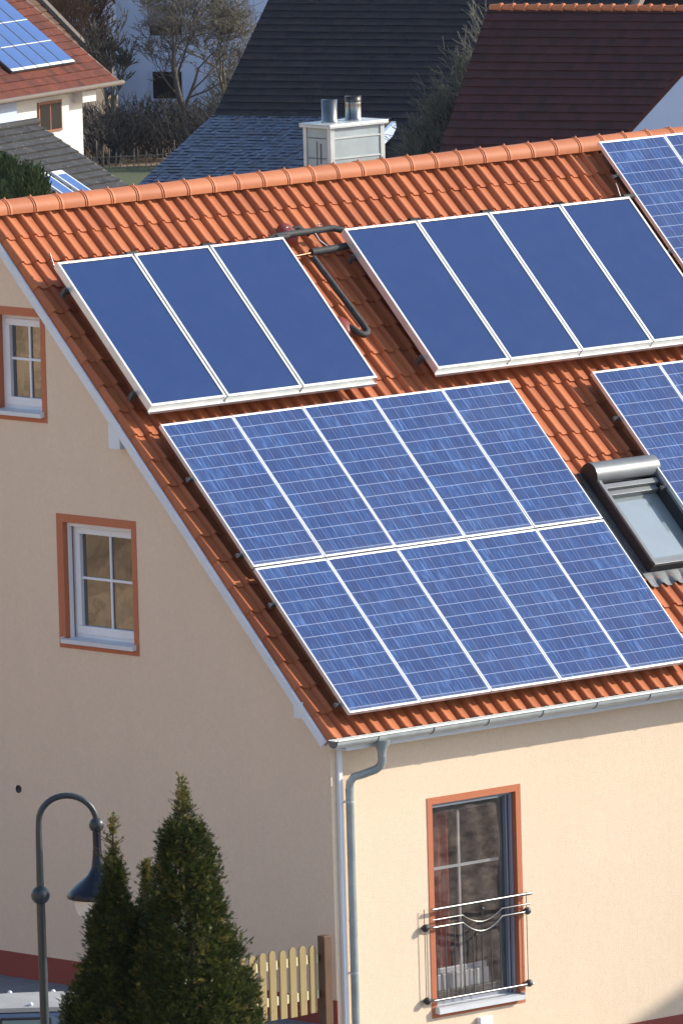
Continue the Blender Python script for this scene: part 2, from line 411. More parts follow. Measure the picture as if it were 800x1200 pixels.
for r in range(22):                           # back slope tile courses
    s1 = 4.108-GA*r; s2 = s1-GA
    if r > 20: break
    p = mir(RYZ(s1, -.20)); q = mir(RYZ(max(s2, s_at_ridge(-.23)), -.225)); p2 = mir(RYZ(s1, -.225))
    mb.quad((-.3, *p), (XE+.2, *p), (XE+.2, *q), (-.3, *q)); mb.quad((-.3, *p2), (XE+.2, *p2), (XE+.2, *p), (-.3, *p))
mb.build('back_slope', MT['tile'], roof)
# barge board on the verge
mb = MB()
p0 = RYZ(4.09, -.252); p1 = RYZ(4.09, -.335); q0 = (RY, ZO-s_at_ridge(-.252)*S2-.252*S2); q1 = (RY, q0[1]-.117)
prism(mb, -.288, -.256, [p0, p1, q1, mir(p1), mir(p0), q0])
mb.box(-.291, -.253, -.006, .006, 0, .085, 0, Matrix.Translation(R(0, 1.58, -.336)) @ RX)
mb.build('barge_board', MT['barge'], house)
# ridge caps
mb = MB(); pr = .362; nc = int((XE+.6)/pr); zr = ZO + 2.095
for k in range(nc):
    x0 = -.33 + pr*k; tint = min(1, max(0, random.gauss(.3, .25))); L = pr+.035
    vs = []; prof = [(0, .146), (.006, .149), (.030, .149), (.0305, .124), (.043, .124), (.0435, .147), (.058, .147), (.0585, .130), (.066, .130), (.0665, .141), (.30, .138), (L, .134)]
    # the wide collar of each cap lies over its neighbour's narrow end (collar at the right end)
    prof = [(pr+.02-x, r) for x, r in prof][::-1]
    n = 14
    for x, r in prof:
        for i in range(n+1):
            a = PI*(-.06 + 1.12*i/n); vs.append((x0+x, RY - r*math.cos(a)*.89, zr + r*math.sin(a)*.93))
    fs = [(a*(n+1)+i, (a+1)*(n+1)+i, (a+1)*(n+1)+i+1, a*(n+1)+i+1) for a in range(len(prof)-1) for i in range(n)]
    # close the two ends with a rim
    mb.add(vs, fs, 0, tint, True)
    xr = x0+pr+.02; vv = []
    for r in (.146, .120):
        for i in range(n+1):
            a = PI*(-.06+1.12*i/n); vv.append((xr, RY-r*math.cos(a)*.89, zr+r*math.sin(a)*.93))
    mb.add(vv, [(i, i+1, n+2+i, n+1+i) for i in range(n)], 0, tint)
    mb.lathe([(.016, 0), (.013, .012), (.001, .026)], (x0+pr+.01, RY-.01, zr+.130), 8)
rc = mb.build('ridge_tiles', MT['ridgetile'], roof)
md = rc.modifiers.new('edges', 'EDGE_SPLIT'); md.split_angle = math.radians(35)

# walls
zf = lambda z: z + ZO
LW = (.392, 1.474, zf(-2.36), zf(-1.115))          # lower gable window opening (y0,y1,z0,z1)
UW = (1.743, 2.50, zf(.0), zf(1.027))
BWn = (1.295, 2.482, zf(-6.06), zf(-3.915))        # french window opening (x0,x1,..)
zb = -1.0                                           # base of walls
def soffit(y):                                      # underside of the deck
    d = min(y, 2*RY-y); return b0[1] + (d-b0[0])
ze = soffit(WY) + .01
mb = MB()
vs, fs = sheet_with_holes([(WY, zb), (WY, ze), (RY, soffit(RY)+.01), (BW, ze), (BW, zb)], [LW, UW], 'x', GX); mb.add(vs, fs)
vs, fs = sheet_with_holes([(GX, zb), (XE, zb), (XE, ze), (GX, ze)], [BWn], 'y', WY); mb.add(vs, fs)
mb.quad((XE, WY, zb), (XE, BW, zb), (XE, BW, ze), (XE, WY, ze)); mb.add([(XE, WY, ze), (XE, BW, ze), (XE, RY, soffit(RY))], [(0, 1, 2)])
mb.quad((XE, BW, zb), (GX, BW, zb), (GX, BW, ze), (XE, BW, ze))
# small corner bead
mb.box(GX-.006, GX+.012, WY-.006, WY+.01, zf(-5.75), zf(-3.15))
mb.build('wall', MT['plaster'], house)
# plinth
mb = MB()
mb.box(GX-.012, GX, WY-.012, BW, -.45, zf(-5.784)); mb.box(GX-.012, XE, WY-.014, WY, -1.0, zf(-6.577))
mb.build('plinth', MT['plinth'], house)
# purlin ends
for (y0, y1, z0, z1) in ((.344, .520, -.262, .0), (-2.36, -2.231, -2.86, -2.69), (1.9, 2.9, 1.62, 1.72)):
    if y1-y0 > .5: continue
    mb = MB(); mb.box(-.27, GX, y0, y1, zf(z0), zf(z1)); mb.build('purlin_end', MT['barge'], house, .006)
# little dark vent hole
mb = MB(); mb.lathe([(.001, .006), (.034, .006), (.036, .010), (.042, .010), (.042, -.02)], (GX, 2.311, zf(-4.022)), 16, 0, Matrix.Rotation(-PI/2, 3, 'Y'))
mb.build('wall_vent', MT['blackrubber'], house)

def gable_window(op, hb, guide):
    y0, y1, z0, z1 = op; x = GX; b = .088
    sur = MB()                                      # painted band + reveals
    for (a, c, d, e) in ((y0-b*.85, y1+b*1.15, z1, z1+b), (y0-b*.85, y1+b*1.15, z0-b, z0), (y0-b*.85, y0, z0, z1), (y1, y1+b*1.15, z0, z1)):
        sur.box(x-.006, x+.0, a, c, d, e)
    D = .2
    sur.quad((x, y0, z0), (x, y0, z1), (x+D, y0, z1), (x+D, y0, z0)); sur.quad((x, y1, z0), (x+D, y1, z0), (x+D, y1, z1), (x, y1, z1))
    sur.quad((x, y0, z1), (x, y1, z1), (x+D, y1, z1), (x+D, y0, z1)); sur.quad((x, y0, z0), (x+D, y0, z0), (x+D, y1, z0), (x, y1, z0))
    w = MB(); xf = x+.125                            # outer frame
    def ring(mbx, xa, xb, ya, yb, za, zb_, t, tb=None):
        tb = tb or t
        mbx.box(xa, xb, ya, yb, zb_-t, zb_); mbx.box(xa, xb, ya, yb, za, za+tb)
        mbx.box(xa, xb, ya, ya+t, za+tb, zb_-t); mbx.box(xa, xb, yb-t, yb, za+tb, zb_-t)
    ring(w, xf, xf+.07, y0-.03, y1-.004, z0, z1, .065)
    win = w.build('window', MT['pvc'], house, .004)
    sur.build('surround', MT['surround'], win)
    s = MB(); ring(s, xf-.014, xf+.05, y0+.03, y1-.055, z0+.055, z1-.05, .075, .09)
    s.build('sash', MT['pvc'], win, .006)
    g = MB(); g.box(xf+.03, xf+.036, y0+.09, y1-.12, z0+.13, z1-.11); g.build('pane', MT['pane'], win)
    m = MB(); yc = (y0+y1)/2 - .045 + (.0 if guide else 0); zc = zf(hb)
    m.box(xf+.012, xf+.028, yc-.013, yc+.013, z0+.14, z1-.12); m.box(xf+.013, xf+.027, y0+.1, y1-.13, zc-.013, zc+.013)
    m.build('glazing_bar', MT['pvc'], win)
    if guide:
        k = MB(); k.box(x+.055, x+.095, y1-.03, y1-.002, z0, z1-.004); k.box(x+.05, x+.13, y0+.002, y1-.031, z1-.045, z1-.004)
        k.build('shutter_guide', MT['pvc'], win, .003)
    k = MB(); T = Matrix.Translation((x, 0, z0+.004)) @ Matrix.Rotation(math.radians(-5), 4, 'Y')
    k.box(-.055, .125, y0+.004, y1-.004, 0, .006, 0, T); k.box(-.055, -.005, y0-.03, y1+.025, .0065, .012, 0, T); k.box(-.06, -.053, y0-.03, y1+.025, -.032, .012, 0, T)
    k.box(-.055, .0, y1+.0255, y1+.03, -.03, .03, 0, T); k.box(-.055, .0, y0-.035, y0-.0305, -.03, .03, 0, T)
    k.build('sill', MT['whitemetal'], win)
    return win
gable_window(LW, -1.708, True)['label'] = 'lower gable window with white cross bars in a red painted surround'
gable_window(UW, .55, False)['label'] = 'upper gable window cut by the photo edge'

# french window with fly screen, radiator and curtain behind
x0, x1, z0, z1 = BWn; y = WY; b = .072
sur = MB()
for (a, c, d, e) in ((x0-b, x1+b, z1, z1+b), (x0-b, x1+b, z0-b-.015, z0), (x0-b, x0, z0, z1), (x1, x1+b, z0, z1)): sur.box(a, c, y-.007, y, d, e)
D = .26
sur.quad((x0, y, z0), (x0, y+D, z0), (x0, y+D, z1), (x0, y, z1)); sur.quad((x1, y, z0), (x1, y, z1), (x1, y+D, z1), (x1, y+D, z0))
sur.quad((x0, y, z1), (x0, y+D, z1), (x1, y+D, z1), (x1, y, z1)); sur.quad((x0, y, z0), (x1, y, z0), (x1, y+D, z0), (x0, y+D, z0))
w = MB(); yf = y+.12
def ringx(m, xa, xb, ya, yb, za, zb_, t, tb=None):
    tb = tb or t
    m.box(xa, xb, ya, yb, zb_-t, zb_); m.box(xa, xb, ya, yb, za, za+tb); m.box(xa, xa+t, ya, yb, za+tb, zb_-t); m.box(xb-t, xb, ya, yb, za+tb, zb_-t)
ringx(w, x0+.004, x1-.004, yf, yf+.07, z0, z1, .06)
MT['greyframe'] = varmat('blue grey window plastic', (.30, .31, .37), (.25, .26, .32), 2, .4)
fwn = w.build('french_window', MT['greyframe'], house, .004); fwn['label'] = 'tall window with grey fly screen and steel guard rail'
sur.build('surround', MT['surround'], fwn)
s = MB(); ringx(s, x0+.055, x1-.055, yf+.01, yf+.075, z0+.05, z1-.05, .075, .1); s.build('sash', MT['darkgrey'], fwn, .005)
m = MB(); xc = x0+.50; zc = zf(-4.62)
m.box(xc-.014, xc+.014, yf+.02, yf+.04, z0+.15, z1-.12); m.box(x0+.12, x1-.12, yf+.021, yf+.039, zc-.014, zc+.014); m.build('glazing_bar', MT['pvc'], fwn)
# deep blue-grey side guide at the right reveal
k = MB(); k.box(x1-.034, x1-.006, y+.05, y+.085, z0+.02, z1-.003); k.box(x1-.062, x1-.042, y+.088, y+.112, z0+.02, z1-.003)
k.box(x0+.002, x1-.036, y+.05, y+.08, z1-.03, z1-.004); k.build('screen_guide', MT['greyframe'], fwn, .003)
# screen: rippled sheet
mb = MB(); nx, nz = 36, 60; vs = []
for j in range(nz+1):
    for i in range(nx+1):
        u = i/nx; v = j/nz; yy = .012*math.sin(u*7+v*3)+.010*math.sin(v*15+u*6+2)*(.4+v*.6)+.008*math.sin((u-.5*v)*21)
        vs.append((x0+.015+u*(x1-x0-.165) + .03*u*math.sin(v*5+.5), y+.088+yy, z1-.05-v*(z1-z0-.14)))
mb.add(vs, [(j*(nx+1)+i, (j+1)*(nx+1)+i, (j+1)*(nx+1)+i+1, j*(nx+1)+i+1) for j in range(nz) for i in range(nx)], 0, 0, True)
mb.build('fly_screen', MT['net'], fwn)
mb = MB(); mb.box(x0+.01, x1-.17, y+.078, y+.090, z1-.052, z1-.036); mb.build('screen_rail', MT['pvc'], fwn)
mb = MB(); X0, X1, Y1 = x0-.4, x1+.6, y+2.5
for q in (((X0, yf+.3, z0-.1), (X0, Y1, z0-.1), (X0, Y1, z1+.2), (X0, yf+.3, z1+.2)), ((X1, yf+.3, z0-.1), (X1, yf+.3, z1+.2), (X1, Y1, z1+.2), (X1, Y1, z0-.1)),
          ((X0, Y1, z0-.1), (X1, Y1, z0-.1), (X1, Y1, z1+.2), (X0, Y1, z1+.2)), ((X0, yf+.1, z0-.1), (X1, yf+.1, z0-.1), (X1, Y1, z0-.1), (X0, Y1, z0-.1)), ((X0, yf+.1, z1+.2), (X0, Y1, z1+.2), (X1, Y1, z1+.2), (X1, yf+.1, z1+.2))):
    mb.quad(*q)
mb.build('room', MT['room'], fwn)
mb = MB(); vs = []; nx = 40
for j in range(2):
    for i in range(nx+1):
        u = i/nx; vs.append((x0+.06+u*.50, yf+.24+.03*math.sin(u*26), z1-.06 if j == 0 else z0+.16))
mb.add(vs, [(i, nx+1+i, nx+2+i, i+1) for i in range(nx)], 0, 0, True); mb.build('curtain', MT['redcloth'], fwn)
mb = MB()
for i in range(9): mb.box(x0+.10+i*.098, x0+.10+i*.098+.078, yf+.10, yf+.17, z0+.09, z0+.31)
mb.box(x0+.09, x0+1.0, yf+.171, yf+.20, z0+.08, z0+.36)
mb.build('radiator', MT['pvc'], fwn, .012)
k = MB(); T = Matrix.Translation((0, y, z0+.004)) @ Matrix.Rotation(math.radians(5), 4, 'X')
k.box(x0+.003, x1-.003, .0, .12, 0, .006, 0, T); k.box(x0-.03, x1+.0, -.07, .0-.008, 0, .008, 0, T); k.box(x0-.03, x1+.0, -.078, -.0705, -.04, .008, 0, T)
k.box(x0-.036, x0-.0305, -.075, -.008, -.04, .03, 0, T); k.box(x1+.0005, x1+.006, -.075, -.008, -.04, .03, 0, T)
k.build('sill', MT['whitemetal'], fwn)

# guard rail
rail = empty('guard_rail', (0, 0, 0)); rail.parent = house; rail['label'] = 'stainless steel guard rail across the tall window'
yr = WY-.052; zt, zk, zn, zbm = zf(-5.0), zf(-5.11), zf(-5.19), zf(-5.955)
mb = MB(); mb.tube([(1.20, yr-.012, zt), (2.615, yr-.012, zt)], .017, 12); mb.build('handrail', MT['steel'], rail)
def dip(zz, d, r, name):
    pts = [(1.215, yr, zz), (1.64, yr, zz)]
    for i in range(1, 16):
        t = i/16; pts.append((1.64+.56*t, yr, zz - d*math.sin(PI*t)**.9))
    pts += [(2.20, yr, zz), (2.612, yr, zz)]
    m = MB(); m.tube(pts, r, 10); m.build(name, MT['steel'], rail)
dip(zk, .10, .008, 'thin_rail'); dip(zn, .12, .013, 'lower_rail')
mb = MB(); mb.tube([(1.205, yr, zbm), (2.625, yr, zbm)], .014, 12); mb.build('bottom_rail', MT['steel'], rail)
for i in range(8):
    x = 1.265+.129*i
    top = zn if not 1.64 < x < 2.2 else zn-.12*math.sin(PI*(x-1.64)/.56)**.9
    m = MB(); m.tube([(x, yr, top), (x, yr, zbm)], .0068, 6); m.build('baluster', MT['darkgrey'], rail)
m = MB(); m.tube([(1.92, yr-.002, zf(-5.09)), (1.92, yr-.002, zn-.1)], .006, 6); m.ball((1.92, yr-.002, zf(-5.075)), .022, 0, 12); m.build('centre_knob', MT['darkgrey'], rail)
for x in (1.116, 2.57):
    m = MB(); m.tube([(x, yr+.016, zt+.015), (x, yr+.016, zbm)], .0042, 8); m.build('end_post', MT['steel'], rail)
    for zz in (zn+.008, zbm+.01):
        m = MB(); m.ball((x, yr+.004, zz), .040, 0, 18); m.tube([(x, yr+.03, zz), (x, WY, zz)], .016, 10)
        m.tube([(x, yr+.0, zz), (x+(.11 if x < 2 else -.05), yr, zz)], .012, 8)
        m.build('mounting_ball', MT['darkgrey'] if x > 2 else MT['blackrubber'], rail)
# socket box
m = MB(); m.box(1.85, 2.03, WY-.06, WY, zf(-6.45), zf(-6.215)); m.build('socket_box', MT['pvc'], house, .008)

# gutter, brackets, downpipe
def halfpipe(mb, xa, xb, yc, zc, r, t=.003):
    n = 14; vs = []
    for x in (xa, xb):
        for rr in (r, r-t):
            for i in range(n+1):
                a = PI*i/n; vs.append((x, yc - rr*math.cos(a), zc - rr*math.sin(a)))
    m = n+1; fs = []
    for i in range(n): fs += [(i, i+1, 2*m+i+1, 2*m+i), (m+i, 3*m+i, 3*m+i+1, m+i+1)]
    mb.add(vs, fs, 0, 0, True)
gy, gz = -2.918, zf(-3.035)
mb = MB(); halfpipe(mb, -.36, XE+.2, gy, gz, .074); mb.tube([(-.36, gy-.074, gz+.004), (XE+.2, gy-.074, gz+.004)], .009, 8)
mb.tube([(-.36, gy+.070, gz+.004), (XE+.2, gy+.070, gz+.004)], .004, 6)
for xx in (-.365,):
    n = 14; vs = [(xx+d, gy-.072*math.cos(PI*i/n), gz-.075*math.sin(PI*i/n)) for d in (0, .014) for i in range(n+1)]
    ec = MB(); ec.add(vs, [tuple(range(n+1)), tuple(range(2*n+1, n, -1))] + [(i, i+1, n+2+i, n+1+i) for i in range(n)]); ec.build('gutter_end', MT['lead'], house)
mb.build('gutter', MT['zinc'], house)
mb = MB(); mb.box(-.1, XE+.1, -2.838, -2.816, zf(-3.17), zf(-3.035)); mb.box(-.1, XE+.1, -2.8155, WY, zf(-3.17), zf(-3.155)); mb.build('fascia_board', MT['barge'], house)
for i in range(19):
    x = .21+.775*i; m = MB()
    pts = [(x, gy-.0765*math.cos(PI*a/12)-.001, gz-.0765*math.sin(PI*a/12)) for a in range(13)]
    m.tube(pts, .0045, 6); m.tube([(x, gy-.07, gz), (x, gy-.062, gz+.012)], .005, 6); m.build('gutter_bracket', MT['darkgrey'], house)
px, py = .085, WY-.075
mb = MB()
path = [(.31, gy, gz-.06), (.31, gy, gz-.09), (.31, gy, zf(-3.22)), (.312, gy, zf(-3.31)), (.30, gy+.02, zf(-3.37)), (.27, gy+.06, zf(-3.405)), (.17, gy+.13, zf(-3.445)), (.115, py-.04, zf(-3.475)), (px+.005, py-.004, zf(-3.53)), (px, py, zf(-3.62)), (px, py, zf(-4.5)), (px, py, -1.0)]
rr = [.09, .082, .045, .043, .043, .043, .043, .043, .043, .043, .043, .043]
mb.tube(path, rr, 18)
for zz in (-3.24, -3.60, -4.95): mb.tube([(path[2][0] if zz == -3.24 else px, path[2][1] if zz == -3.24 else py, zf(zz)), (path[2][0] if zz == -3.24 else px, path[2][1] if zz == -3.24 else py, zf(zz-.03))], .046, 18)
mb.build('downpipe', MT.setdefault('pipezinc', varmat('grey zinc pipe', (.40, .43, .43), (.27, .30, .30), 5, .4, .3, bump=.05)), house)
for zz in (-3.72, -5.50):
    m = MB(); m.tube([(px, py, zf(zz)), (px, py, zf(zz-.022))], .0485, 18); m.tube([(px-.045, py, zf(zz-.011)), (px-.075, py-.0, zf(zz-.011))], .008, 8)
    m.tube([(px, py+.02, zf(zz-.011)), (px, WY, zf(zz-.011))], .006, 6); m.build('pipe_clip', MT['zinc'], house)
m = MB(); m.box(-.032, .024, WY-.045, WY, -1.0, zf(-3.13)); m.build('corner_trim', MT['pvc'], house, .006)

# chimney
cx0, cx1, cy0, cy1, ct = 5.015, 5.815, 2.75, 3.19, zf(2.60)
mb = MB(); mb.box(cx0+.012, cx1-.012, cy0+.012, cy1-.012, zf(1.2), ct)
ch = mb.build('chimney', MT['clad'], house); ch['label'] = 'sheet metal clad chimney with two steel flues behind the ridge'
mb = MB()
for a in (cx0, cx1-.06):
    for b_ in (cy0, cy1-.05): mb.box(a, a+.06, b_, b_+.05, zf(1.2), ct-.001)
for zz in (-.14, -.36, -.58, -.80):
    mb.box(cx0+.0605, cx1-.0605, cy0+.002, cy0+.0125, ct+zz-.012, ct+zz+.004)
mb.build('corner_trim', MT['cladtrim'], ch)
mb = MB()
for zz in (-.14, -.36, -.58): mb.box(cx0+.004, cx0+.0125, cy0+.09, cy1-.07, ct+zz-.008, ct+zz+.004)
mb.box(cx0+.004, cx0+.0125, cy0+.165, cy0+.178, ct-.42, ct-.2); mb.box(cx0+.005, cx0+.0125, cy0+.23, cy0+.236, ct-.5, ct-.18)
mb.build('seam', MT['lead'], ch)
mb = MB(); mb.box(cx0-.032, cx1+.034, cy0-.032, cy1+.032, ct, ct+.014); mb.box(cx0-.03, cx1+.035, cy0-.03, cy1+.03, ct-.03, ct-.001); mb.build('chimney_cap', MT['cladtrim'], ch, .003)
for x, so_ in ((5.225, 0), (5.575, 1)):
    mb = MB(); c = (x, 2.985, ct+.014); r = .086
    mb.lathe([(r+.012, 0), (r+.012, .02), (r, .03), (r, .17 if so_ else .25), (r, .25), (r-.006, .252), (r-.006, .02)], c, 28, 0)
    if so_:
        mb2 = MB(); mb2.lathe([(r+.002, .2), (r+.003, .262), (r-.01, .262), (r-.01, .1)], c, 28)
    fl = mb.build('flue', MT['steel'], ch)
    if so_: mb2.v = [(a, b_, c_) for a, b_, c_ in mb2.v]; mb2.build('flue_rim', MT['steel_soot'], ch)

# roof window
rw = MB(); X0, X1, SA, SB = 5.33, 6.23, 1.20, 2.62
def rbox(m, x0, x1, s0, s1, n0, n1, mi=0): m.box(x0, x1, -s1, -s0, n0, n1, mi, RM)
rbox(rw, X0, X0+.055, SA, SB, -.26, -.075); rbox(rw, X1-.055, X1, SA, SB, -.26, -.075); rbox(rw, X0+.055, X1-.055, SB-.055, SB, -.26, -.085)
wnd = rw.build('roof_window', MT['blackrubber'], house); wnd['label'] = 'roof window with silver roller shutter box'
m = MB(); rbox(m, X0-.004, X0+.04, SA+.2, SB+.005, -.0749, -.045); rbox(m, X1-.04, X1+.004, SA+.2, SB+.005, -.0749, -.045); rbox(m, X0-.004, X1+.004, SB-.04, SB+.006, -.0845, -.044)
rbox(m, X0+.055, X1-.07, SA+.34, SA+.40, -.1945, -.12); rbox(m, X0+.055, X1-.055, SB-.13, SB-.056, -.1945, -.12)
m.build('frame', MT['windowgrey'], wnd, .004)
m = MB(); rbox(m, X0+.056, X1-.056, SA+.30, SB-.056, -.215, -.195); m.build('pane', MT['skypane'], wnd)
m = MB(); rbox(m, X0+.056, X1-.056, SA+.28, SA+.34, -.12, -.07); m.build('blind_rail', MT['windowgrey'], wnd, .003)
m = MB(); prof = []; n = 14
for i in range(n+1):
    a = PI*(1-i/n)*.62 - .0; 
pts2 = [(SA-.01, -.17), (SA-.015, -.09), (SA+.0, -.03), (SA+.035, .01), (SA+.085, .03), (SA+.14, .028), (SA+.19, .008), (SA+.225, -.02), (SA+.245, -.05), (SA+.245, -.085), (SA+.2, -.10), (SA+.1, -.17)]
vs = [R(x, s_, n_) for x in (X0-.02, X1+.02) for s_, n_ in pts2]; k = len(pts2)
m.add(vs, [(i, i+1, k+i+1, k+i) for i in range(k-1)], 0, 0, True)
m.build('shutter_box', MT['windowgrey'], wnd)
for xx in (X0-.021, X1+.021):
    m = MB(); m.add([R(xx, s_, n_) for s_, n_ in pts2], [tuple(range(k))]); m.build('box_cheek', MT['blackrubber'], wnd)
m = MB(); vs = []; nx = 70
for j, (s_, e) in enumerate(((SB-.01, 0), (SB+.06, .1), (SB+.12, .7), (SB+.185, 1.))):
    for i in range(nx+1):
        x = X0-.10+(X1-X0+.2)*i/nx; t = ((x+.252)/.2) % 1
        vs.append(R(x, s_+(.012*math.sin(x*31) if j == 3 else 0), -.185 + e*(tile_h(t)-.018)+.004))
m.add(vs, [(j*(nx+1)+i, (j+1)*(nx+1)+i, (j+1)*(nx+1)+i+1, j*(nx+1)+i+1) for j in range(3) for i in range(nx)], 0, 0, True)
rbox(m, X0-.05, X0-.0005, SA, SB, -.21, -.195); rbox(m, X1+.0005, X1+.09, SA, SB, -.21, -.195)
m.build('flashing', MT['lead'], wnd)

# ================================================================== SOLAR MODULES
def make_module():
    root = roof_empty('solar_module', 0, 0, 0)
    W, H = .99, 1.962; m = MB(); t = .016
    m.box(0, t, -H, 0, -.046, 0); m.box(W-t, W, -H, 0, -.046, 0); m.box(t, W-t, -t*1.4, 0, -.046, -.0002); m.box(t, W-t, -H, -H+t*1.4, -.046, -.0002)
    m.build('frame', MT['alu'], root, .0015)
    g = MB(); g.box(t, W-t, 0, H-2.8*t, -.012, -.004); g.build('cell_sheet', MT['pv'], root, loc=(0, -H+1.4*t, 0))
    # centre mapping of the cells on the frame
    return root
pv0 = make_module(); first = True
words = ['leftmost', 'second from left', 'middle', 'second from right', 'rightmost']
def place_module(x, s, label, group, n=0):
    global first
    o = pv0 if first else copy_tree(pv0); first = False
    jx = random.uniform(-.002, .002); o.location = R(x+jx, s, n+random.uniform(-.001, .001))
    o.rotation_euler = (math.radians(45+random.uniform(-.1, .1)), 0, math.radians(random.uniform(-.03, .03)))
    tag(o, label, 'solar panel', group)
for j in range(2):
    for i in range(5):
        place_module(i*1.0, j*1.982, f'blue polycrystalline solar panel, {words[i]} in the {"upper" if j == 0 else "lower"} row of the large ten-panel array', 'panels of the large ten-panel array')
for i in range(2):
    place_module(6.196+1.0*i, .03, 'blue solar panel above the roof window, ' + ('whole left edge showing' if i == 0 else 'second from left, cut by the photo edge'), 'panels above the roof window')
for i in range(2):
    place_module(8.50+1.0*i, -3.09, 'blue solar panel reaching up to the ridge, ' + ('long left edge showing' if i == 0 else 'only a corner showing at the right'), 'panels up at the ridge')
# mounting rails with visible clamp ends
def rail_thing(xa, xb, s, label, group):
    m = MB(); o = empty('mounting_rail', R(xa, s, -.09), (math.radians(45), 0, 0), label=label, cat='mounting rail', group=group)
    m.box(.02, xb-xa, -.014, .014, .008, .042); m.build('rail_profile', MT['darkgrey'], o)
    c = MB(); c.box(.012, .06, -.012, .012, .0425, .052); c.box(.0, .008, -.022, .022, .012, .046); c.tube([(.035, 0, .05), (.035, 0, .075)], .006, 8)
    c.build('end_clamp', MT['lead'], o)
    for i in range(int((xb-xa-.4)/1.2)+1):
        h = MB(); h.box(.34+i*1.2, .375+i*1.2, -.015, .09, -.11, .0075); h.build('roof_hook', MT['steel'], o)
for s_, w in ((.71, 'under the upper row near its top'), (1.755, 'under the upper row near its lower edge'), (2.43, 'under the lower row near its top'), (3.79, 'under the lower row near the eaves')):
    rail_thing(-.065, 4.98, s_, 'aluminium mounting rail of the ten-panel array, ' + w, 'mounting rails of the large array')
for s_, w in ((.65, 'upper'), (1.64, 'lower')): rail_thing(6.12, 8.2, s_, f'aluminium mounting rail, {w} one under the panels above the roof window', 'mounting rails above the roof window')
for s_, w in ((-2.62, 'upper'), (-1.5, 'lower')): rail_thing(8.42, 10.5, s_, f'aluminium mounting rail, {w} one under the panels at the ridge', 'mounting rails at the ridge')

# ================================================================== THERMAL COLLECTORS
def make_collector():
    root = roof_empty('solar_collector', 0, 0, 0)
    W, H = 1.050, 2.01; m = MB(); t = .026
    m.box(0, W, -H, 0, -.085, -.003-.02)
    m.box(0, t, -H, 0, -.0229, 0); m.box(W-t, W, -H, 0, -.0229, 0); m.box(t, W-t, -t, 0, -.0229, -.0002); m.box(t, W-t, -H, -H+t, -.0229, -.0002)
    m.build('frame', MT['alu'], root, .0015)
    k = MB(); k.box(-.004, W+.004, -H-.035, -H-.0005, -.092, -.078); k.box(-.004, W+.004, -H-.042, -H-.033, -.092, -.055)
    k.build('bottom_ledge', MT['alu'], root)
    g = MB(); g.box(t, W-t, -H+t, -t, -.02, -.006); g.build('absorber_glass', MT['absorber'], root)
    sk = MB(); sk.box(t-.001, W-t+.001, -t-.010, -t, -.0058, -.0035); sk.box(W-t-.010, W-t, -H+t, -t, -.0058, -.0035); sk.build('seal', MT['blackrubber'], root)
    return root
c0 = make_collector()
nm4 = ['leftmost', 'second from left', 'third from left', 'rightmost']; nm3 = ['left', 'middle', 'right']
lst = [(-.045+1.073*i, -2.205, f'plain dark blue thermal collector, {nm3[i]} one of the left group of three', 'three thermal collectors on the left') for i in range(3)]
lst += [(4.045+1.067*i, -2.222, f'plain dark blue thermal collector, {nm4[i]} of the right group of four', 'four thermal collectors on the right') for i in range(4)]
for i, (x, s_, lb, gr) in enumerate(lst):
    o = c0 if i == 0 else copy_tree(c0); o.location = R(x, s_, .08); o.rotation_euler[0] += math.radians(random.uniform(-.06, .06)); tag(o, lb, 'solar collector', gr)
    # black connector cap at the top joint
    if i not in (2, 6):
        m = MB(); m.tube([(-.075, .02, -.03), (.075, .02, -.03)], .032, 10); m.tube([(-.11, .02, -.03), (.11, .02, -.03)], .018, 8)
        m.build('connector', MT['blackplastic'], o, loc=(1.06, 0, 0))
for xa, xb, s_, lb in ((-.10, 3.2, -1.9, 'upper support rail under the left three collectors'), (-.10, 3.2, -.45, 'lower support rail under the left three collectors'), (3.98, 8.3, -1.9, 'upper support rail under the right four collectors'), (3.98, 8.3, -.45, 'lower support rail under the right four collectors')):
    m = MB(); o = empty('support_rail', R(xa, s_, -.04), (math.radians(45), 0, 0), label=lb, cat='mounting rail', group='rails under the thermal collectors')
    m.box(0, xb-xa, -.02, .02, -.03, .034); m.build('rail_profile', MT['darkgrey'], o); c = MB(); c.box(.01, .05, -.03, .03, -.06, -.031); c.box(.0, .03, -.012, .012, .0345, .06); c.build('roof_hook', MT['darkgrey'], o)
# pipework between the groups
def ptube(name, pts, r, mat, label, cat, extra=None):
    m = MB(); m.tube([R(*p) for p in pts], r, 12); o = m.build(name, mat); tag(o, label, cat); return o
ptube('insulated_pipe', [(3.0, -2.235, .0), (3.17, -2.29, -.01), (3.4, -2.305, -.015), (3.8, -2.31, -.012), (4.0, -2.31, -.004), (4.10, -2.25, .01)], .036, MT['blackplastic'], 'black insulated pipe joining the two collector groups at their top edge', 'pipe')
ptube('insulated_pipe', [(3.56, -2.07, -.07), (3.8, -2.075, -.065), (4.02, -2.085, -.055), (4.12, -2.09, -.05)], .040, MT['blackplastic'], 'short thick black insulated pipe entering the right collector group', 'pipe')
ptube('copper_pipe', [(3.2, -2.03, -.06), (3.34, -2.04, -.065), (3.56, -2.06, -.07)], .013, MT['copper'], 'short bare copper pipe beside the left collectors', 'pipe')
ptube('insulated_pipe', [(3.545, -2.0, -.075), (3.56, -1.85, -.08), (3.60, -1.4, -.085), (3.625, -1.02, -.085), (3.62, -.95, -.083), (3.59, -.905, -.08), (3.53, -.895, -.08), (3.48, -.93, -.08), (3.455, -1.0, -.09), (3.44, -1.08, -.13)], .035, MT['blackplastic'], 'black insulated pipe running down the tiles and hooking back', 'pipe')
